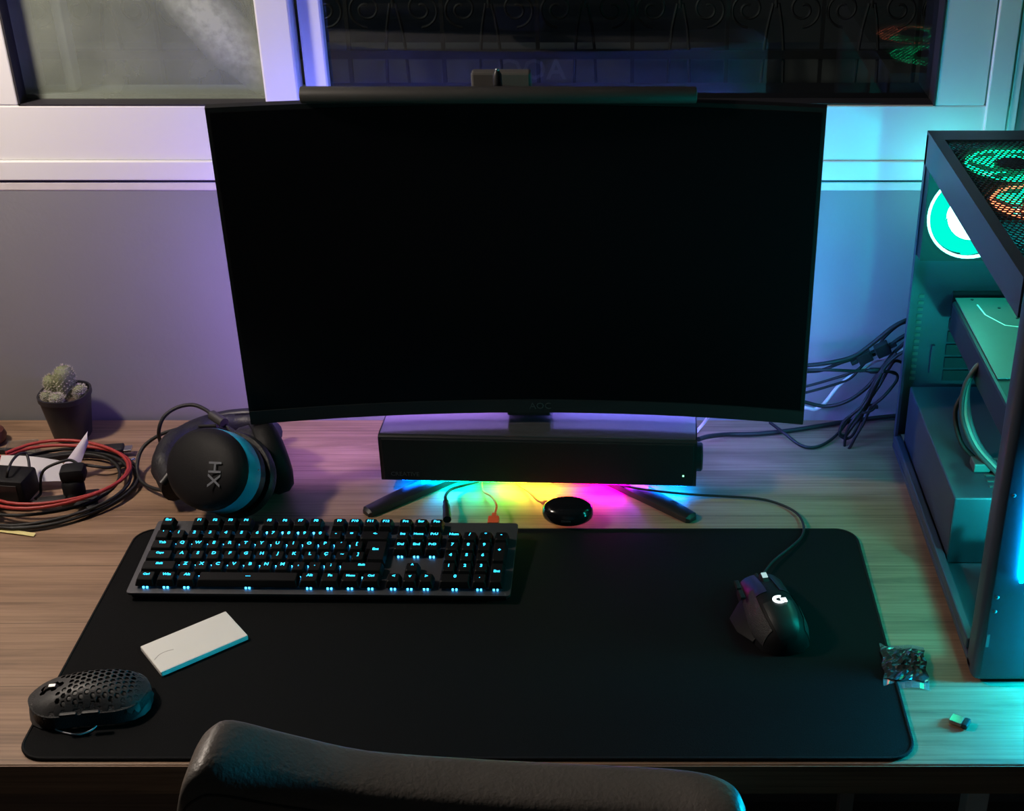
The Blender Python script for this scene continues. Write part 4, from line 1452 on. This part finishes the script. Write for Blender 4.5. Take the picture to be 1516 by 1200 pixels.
random.seed(3)
BC = [
    ('thick black video cable running from monitor up to tower', [(20, 448), (80, 440), (250, 420), (450, 370), (600, 270), (760, 140), (880, 75), (960, 55)], .0030, .628, 'rubber'),
    ('black video cable running into the rear square adapter', [(20, 495), (80, 490), (200, 478), (350, 420), (500, 372)], .0026, .634, 'rubber'),
    ('black cable ending in the small round barrel adapter', [(20, 470), (80, 475), (300, 478), (450, 485), (570, 482)], .0022, .622, 'rubber'),
    ('thin black cable rising steeply behind the two adapters', [(20, 625), (70, 610), (250, 560), (480, 480), (600, 350), (720, 200), (830, 110), (940, 80)], .0019, .640, 'rubber'),
    ('thin black cable bending up to meet the white cable', [(20, 668), (70, 660), (250, 610), (420, 550), (520, 450), (640, 330), (760, 270), (880, 200)], .0019, .646, 'rubber'),
    ('black cable sagging in a wide curve below the white cable', [(20, 725), (60, 735), (230, 770), (400, 730), (560, 620), (680, 470), (780, 340), (900, 230)], .0026, .630, 'rubber'),
    ('white cable running diagonally among the black ones', [(20, 770), (90, 785), (150, 792), (220, 745), (330, 610), (430, 530), (540, 460), (640, 400), (760, 370), (880, 300)], .0026, .652, 'whitecable'),
    ('bundled black cable tied in a hanging loop near tower', [(900, 320), (820, 350), (720, 440), (640, 600), (560, 780), (440, 940), (390, 1005), (345, 985), (380, 890), (520, 770), (600, 620), (690, 470), (800, 340)], .0023, .612, 'rubber'),
    ('black cable doubled back in a long narrow loop', [(690, 490), (790, 500), (805, 560), (700, 690), (600, 780), (540, 900), (470, 1020), (420, 1110), (385, 1105), (395, 1000), (440, 900), (560, 740), (640, 580), (740, 420), (900, 300)], .0021, .606, 'rubber'),
    ('black cable curling beside the tower rear corner', [(900, 470), (850, 420), (790, 405), (740, 470), (660, 610), (560, 760), (520, 860), (450, 1000), (390, 1030), (340, 1000)], .0021, .618, 'rubber'),
]
for lab, pts, r_, yy, mm in BC:
    P3 = []
    for i, p in enumerate(pts):
        P3.append(ony(*zc(*p), yy + random.uniform(-.006, .006)))
    b = P3[0].copy()
    o = MB().tube([p - b for p in P3], r_, 8).build('white_cable' if mm == 'whitecable' else 'black_cable', M[mm], None, 60)
    o.location = b
    tag(o, lab, 'cable')
for nm, cxy, w_, h_, rot, lab, lead in (('cable_adapter', (545, 372), .020, .016, -28, 'square black cable adapter closer to the monitor side', 1), ('cable_adapter', (690, 310), .020, .018, -28, 'square black cable adapter closer to the tower side', 1)):
    e = empty(nm, ony(*zc(*cxy), .634), label=lab, cat='adapter')
    T = Matrix.Rotation(R(-rot), 4, 'Y').inverted()
    MB().box((-w_ / 2, -.006, -h_ / 2), (w_ / 2, .006, h_ / 2), .0015).build('body', M['black'], e, T=T)
    MB().box((w_ / 2, -.004, -.003), (w_ / 2 + .010, .004, .003), .001).box((-w_ / 2 - .010, -.004, -.003), (-w_ / 2, .004, .003), .001).build('strain_relief', M['rubber'], e, T=T)
P3 = [ony(*zc(*p), .634) for p in ((760, 270), (830, 220), (920, 170))]
o = MB().tube([p - P3[0] for p in P3], .0026, 8).build('black_cable', M['rubber'], None, 60)
o.location = P3[0]
tag(o, 'short thick black cable from the square adapter to tower', 'cable')
e = empty('barrel_adapter', ony(*zc(615, 482), .622), label='small black barrel adapter on a monitor cable', cat='adapter')
MB().tube([(-.010, 0, 0), (-.004, 0, 0), (.006, 0, 0), (.010, 0, -.001)], [.0026, .0042, .0042, .0026], 10, 3).build('body', M['black'], e, 60)
MB().tube([(.009, 0, -.001), (.020, .0, -.001), (.030, -.002, -.004)], .0020, 8, 3).build('lead', M['rubber'], e, 60)
e = empty('cable_tie', ony(*zc(570, 790), .608), label='black cable tie holding the hanging cable loop', cat='cable tie')
MB().tube([(.010 * math.cos(R(a)), .009 * math.sin(R(a)), .004 * math.cos(R(a))) for a in range(0, 360, 30)], .0016, 6, 1, True).build('loop', M['black'], e, 60)
MB().box((.008, -.003, .001), (.014, .003, .005), .0008).build('lock', M['black'], e)
# power cord of the soundbar and a mains lead on the desk
P3 = [onz(1034, 650, .045), onz(1048, 646, .030), onz(1075, 643, .010), onz(1120, 642, .006), onz(1170, 637, .006), onz(1215, 630, .006), onz(1260, 623, .006), onz(1320, 616, .008), onz(1345, 615, .008)]
o = MB().tube([p - P3[0] for p in P3], .0033, 10).build('black_cable', M['rubber'], None, 60)
o.location = P3[0]
tag(o, 'thick black cord running along desk from soundbar to tower', 'cable')
P3 = [onz(1140, 625, .014), onz(1160, 640, .014), onz(1182, 657, .006), onz(1200, 662, .004), onz(1220, 657, .004), onz(1242, 640, .006), onz(1262, 612, .010)]
o = MB().tube([p - P3[0] for p in P3], .0022, 8).build('black_cable', M['rubber'], None, 60)
o.location = P3[0]
tag(o, 'black cable curving on the desk below the monitor corner', 'cable')
P3 = [onz(1030, 640, .004), onz(1042, 626, .02), onz(1052, 612, .045), onz(1060, 604, .07)]
o = MB().tube([p - P3[0] for p in P3], .0024, 8).build('white_cable', M['whitecable'], None, 60)
o.location = P3[0]
tag(o, 'short white cable rising behind the soundbar end', 'cable')

# ================================================================== pouch and usb receiver
random.seed(8)
sa = empty('plastic_pouch', onz(1338, 988, 0), R(-6), label='crumpled clear pouch with dark contents beside mouse pad', cat='pouch')
G = 14
vs_, fs = [], []
hmap = [[random.uniform(-.0016, .0016) for _ in range(G + 1)] for _ in range(G + 1)]
for s in (1, -1):
    for i in range(G + 1):
        for j in range(G + 1):
            u, v = i / G * 2 - 1, j / G * 2 - 1
            e_ = max(0, (1 - abs(u) ** 3)) * max(0, (1 - abs(v) ** 3))
            vs_.append((u * .0235 + .0012 * math.sin(7 * v), v * .027 + .0014 * math.sin(5 * u), .0052 + s * (.0040 * e_ + .0003) + hmap[i][j] * (.35 + e_) * (1 if s > 0 else .2)))
for s in (0, 1):
    for i in range(G):
        for j in range(G):
            a = s * (G + 1) ** 2 + i * (G + 1) + j
            fs.append((a, a + 1, a + G + 2, a + G + 1))
MB().add(vs_, fs).build('contents', M['foil'], sa)
q = MB()
vs2 = []
for s in (0, .0003):
    for i in range(9):
        u = i / 8 * 2 - 1
        vs2 += [(u * .0245, -.036, .002 + .0015 * math.sin(4 * u) + s), (u * .0240, -.024, .0045 + s)]
fs2 = [(2 * i, 2 * i + 1, 2 * i + 3, 2 * i + 2) for i in range(8)] + [(18 + 2 * i, 19 + 2 * i, 21 + 2 * i, 20 + 2 * i) for i in range(8)]
MB().add(vs2, fs2).build('film_edge', M['clearbag'], sa, 60)
q = MB()
vs2 = [(x_, -y_, z_) for x_, y_, z_ in vs2]
MB().add(vs2, fs2).build('film_edge', M['clearbag'], sa, 60)
ur = empty('usb_receiver', onz(1420, 1071, 0), R(-32), label='tiny usb receiver lying on the desk near tower front', cat='usb receiver')
MB().box((-.0095, -.006, .0012), (.0035, .006, .0058), .0005).build('plug', M['chrome'], ur)
MB().box((.0035, -.0068, .0004), (.0100, .0068, .0066), .0016).build('cap', M['black'], ur, 40)

# ================================================================== chair
ch = empty('office_chair', (-.10, -.36, 0), label='black padded leather chair pushed up to the desk', cat='chair')
CB = Vector((-.10, -.36, 0))
# crest of the backrest: position, half thickness, end scale
crest = [(272, 1165, -.315, .022), (280, 1130, -.315, .026), (298, 1106, -.310, .029), (330, 1096, -.304, .030), (420, 1116, -.290, .029), (536, 1138, -.280, .027), (700, 1150, -.272, .027), (860, 1158, -.272, .027), (980, 1164, -.276, .027), (1050, 1172, -.284, .026), (1090, 1188, -.292, .023), (1106, 1214, -.298, .020)]
CP = [(ony(a, b, y) - CB, h) for a, b, y, h in crest]
cs = smooth_path([p for p, _ in CP], 4)
hh = []
for i in range(len(CP) - 1):
    for k in range(4):
        hh.append(CP[i][1] + (CP[i + 1][1] - CP[i][1]) * k / 4)
hh.append(CP[-1][1])
rings = []
for i, (p, h) in enumerate(zip(cs, hh)):
    r_ = []
    bot = .52
    for a in range(0, 181, 18):
        ca, sa_ = math.cos(R(a)), math.sin(R(a))
        r_.append((p.x, p.y + h * math.copysign(abs(ca) ** .55, ca), p.z - h * .6 + h * .6 * abs(sa_) ** .6))
    e_ = 0.82 if i in (0, len(cs) - 1) else 1.0
    r_.append((p.x * .98, p.y - h * .9 + .03, (p.z + bot) / 2))
    r_.append((p.x * .93, p.y - h * .7 + .06, bot))
    r_.append((p.x * .93, p.y + h * .7 + .06, bot))
    r_.append((p.x * .98, p.y + h * .9 + .03, (p.z + bot) / 2))
    rings.append(r_)
bk = MB().loft(rings).build('backrest', M['chairleather'], ch, 60)
sp_ = []
for p, h in list(zip(cs, hh))[3:-4:2]:
    sp_.append((p.x, p.y - h * .985, p.z - h * .75))
MB().tube(sp_, .0011, 6, 2).build('seam', M['seam'], ch, 60)
MB().box((-.23, -.04, .42), (.24, .40, .50), .035, seg=4).build('seat', M['chairleather'], ch, 60)
MB().box((-.05, -.02, .36), (.05, .02, .62), .01).build('back_bracket', M['black'], ch)
MB().lathe([(.028, .10), (.028, .25), (.020, .26), (.020, .42)], 18, xf((0, .17, 0))).build('column', M['black'], ch, 40)
for k in range(5):
    a = R(90 + 72 * k)
    T = xf((0, .17, 0), (0, 0, a))
    MB().loft([[(x_, -w, z0_), (x_, w, z0_), (x_, w * .7, z1_), (x_, -w * .7, z1_)] for x_, w, z0_, z1_ in ((.0, .03, .085, .13), (.15, .022, .075, .105), (.28, .016, .065, .085))]).build('base_leg', M['black'], ch, T=T)
    MB().lathe([(.018, -.022), (.028, -.018), (.028, .018), (.018, .022)], 16, T @ xf((.265, 0, .0285), (R(90), 0, 0))).build('caster', M['rubber'], ch, 40)
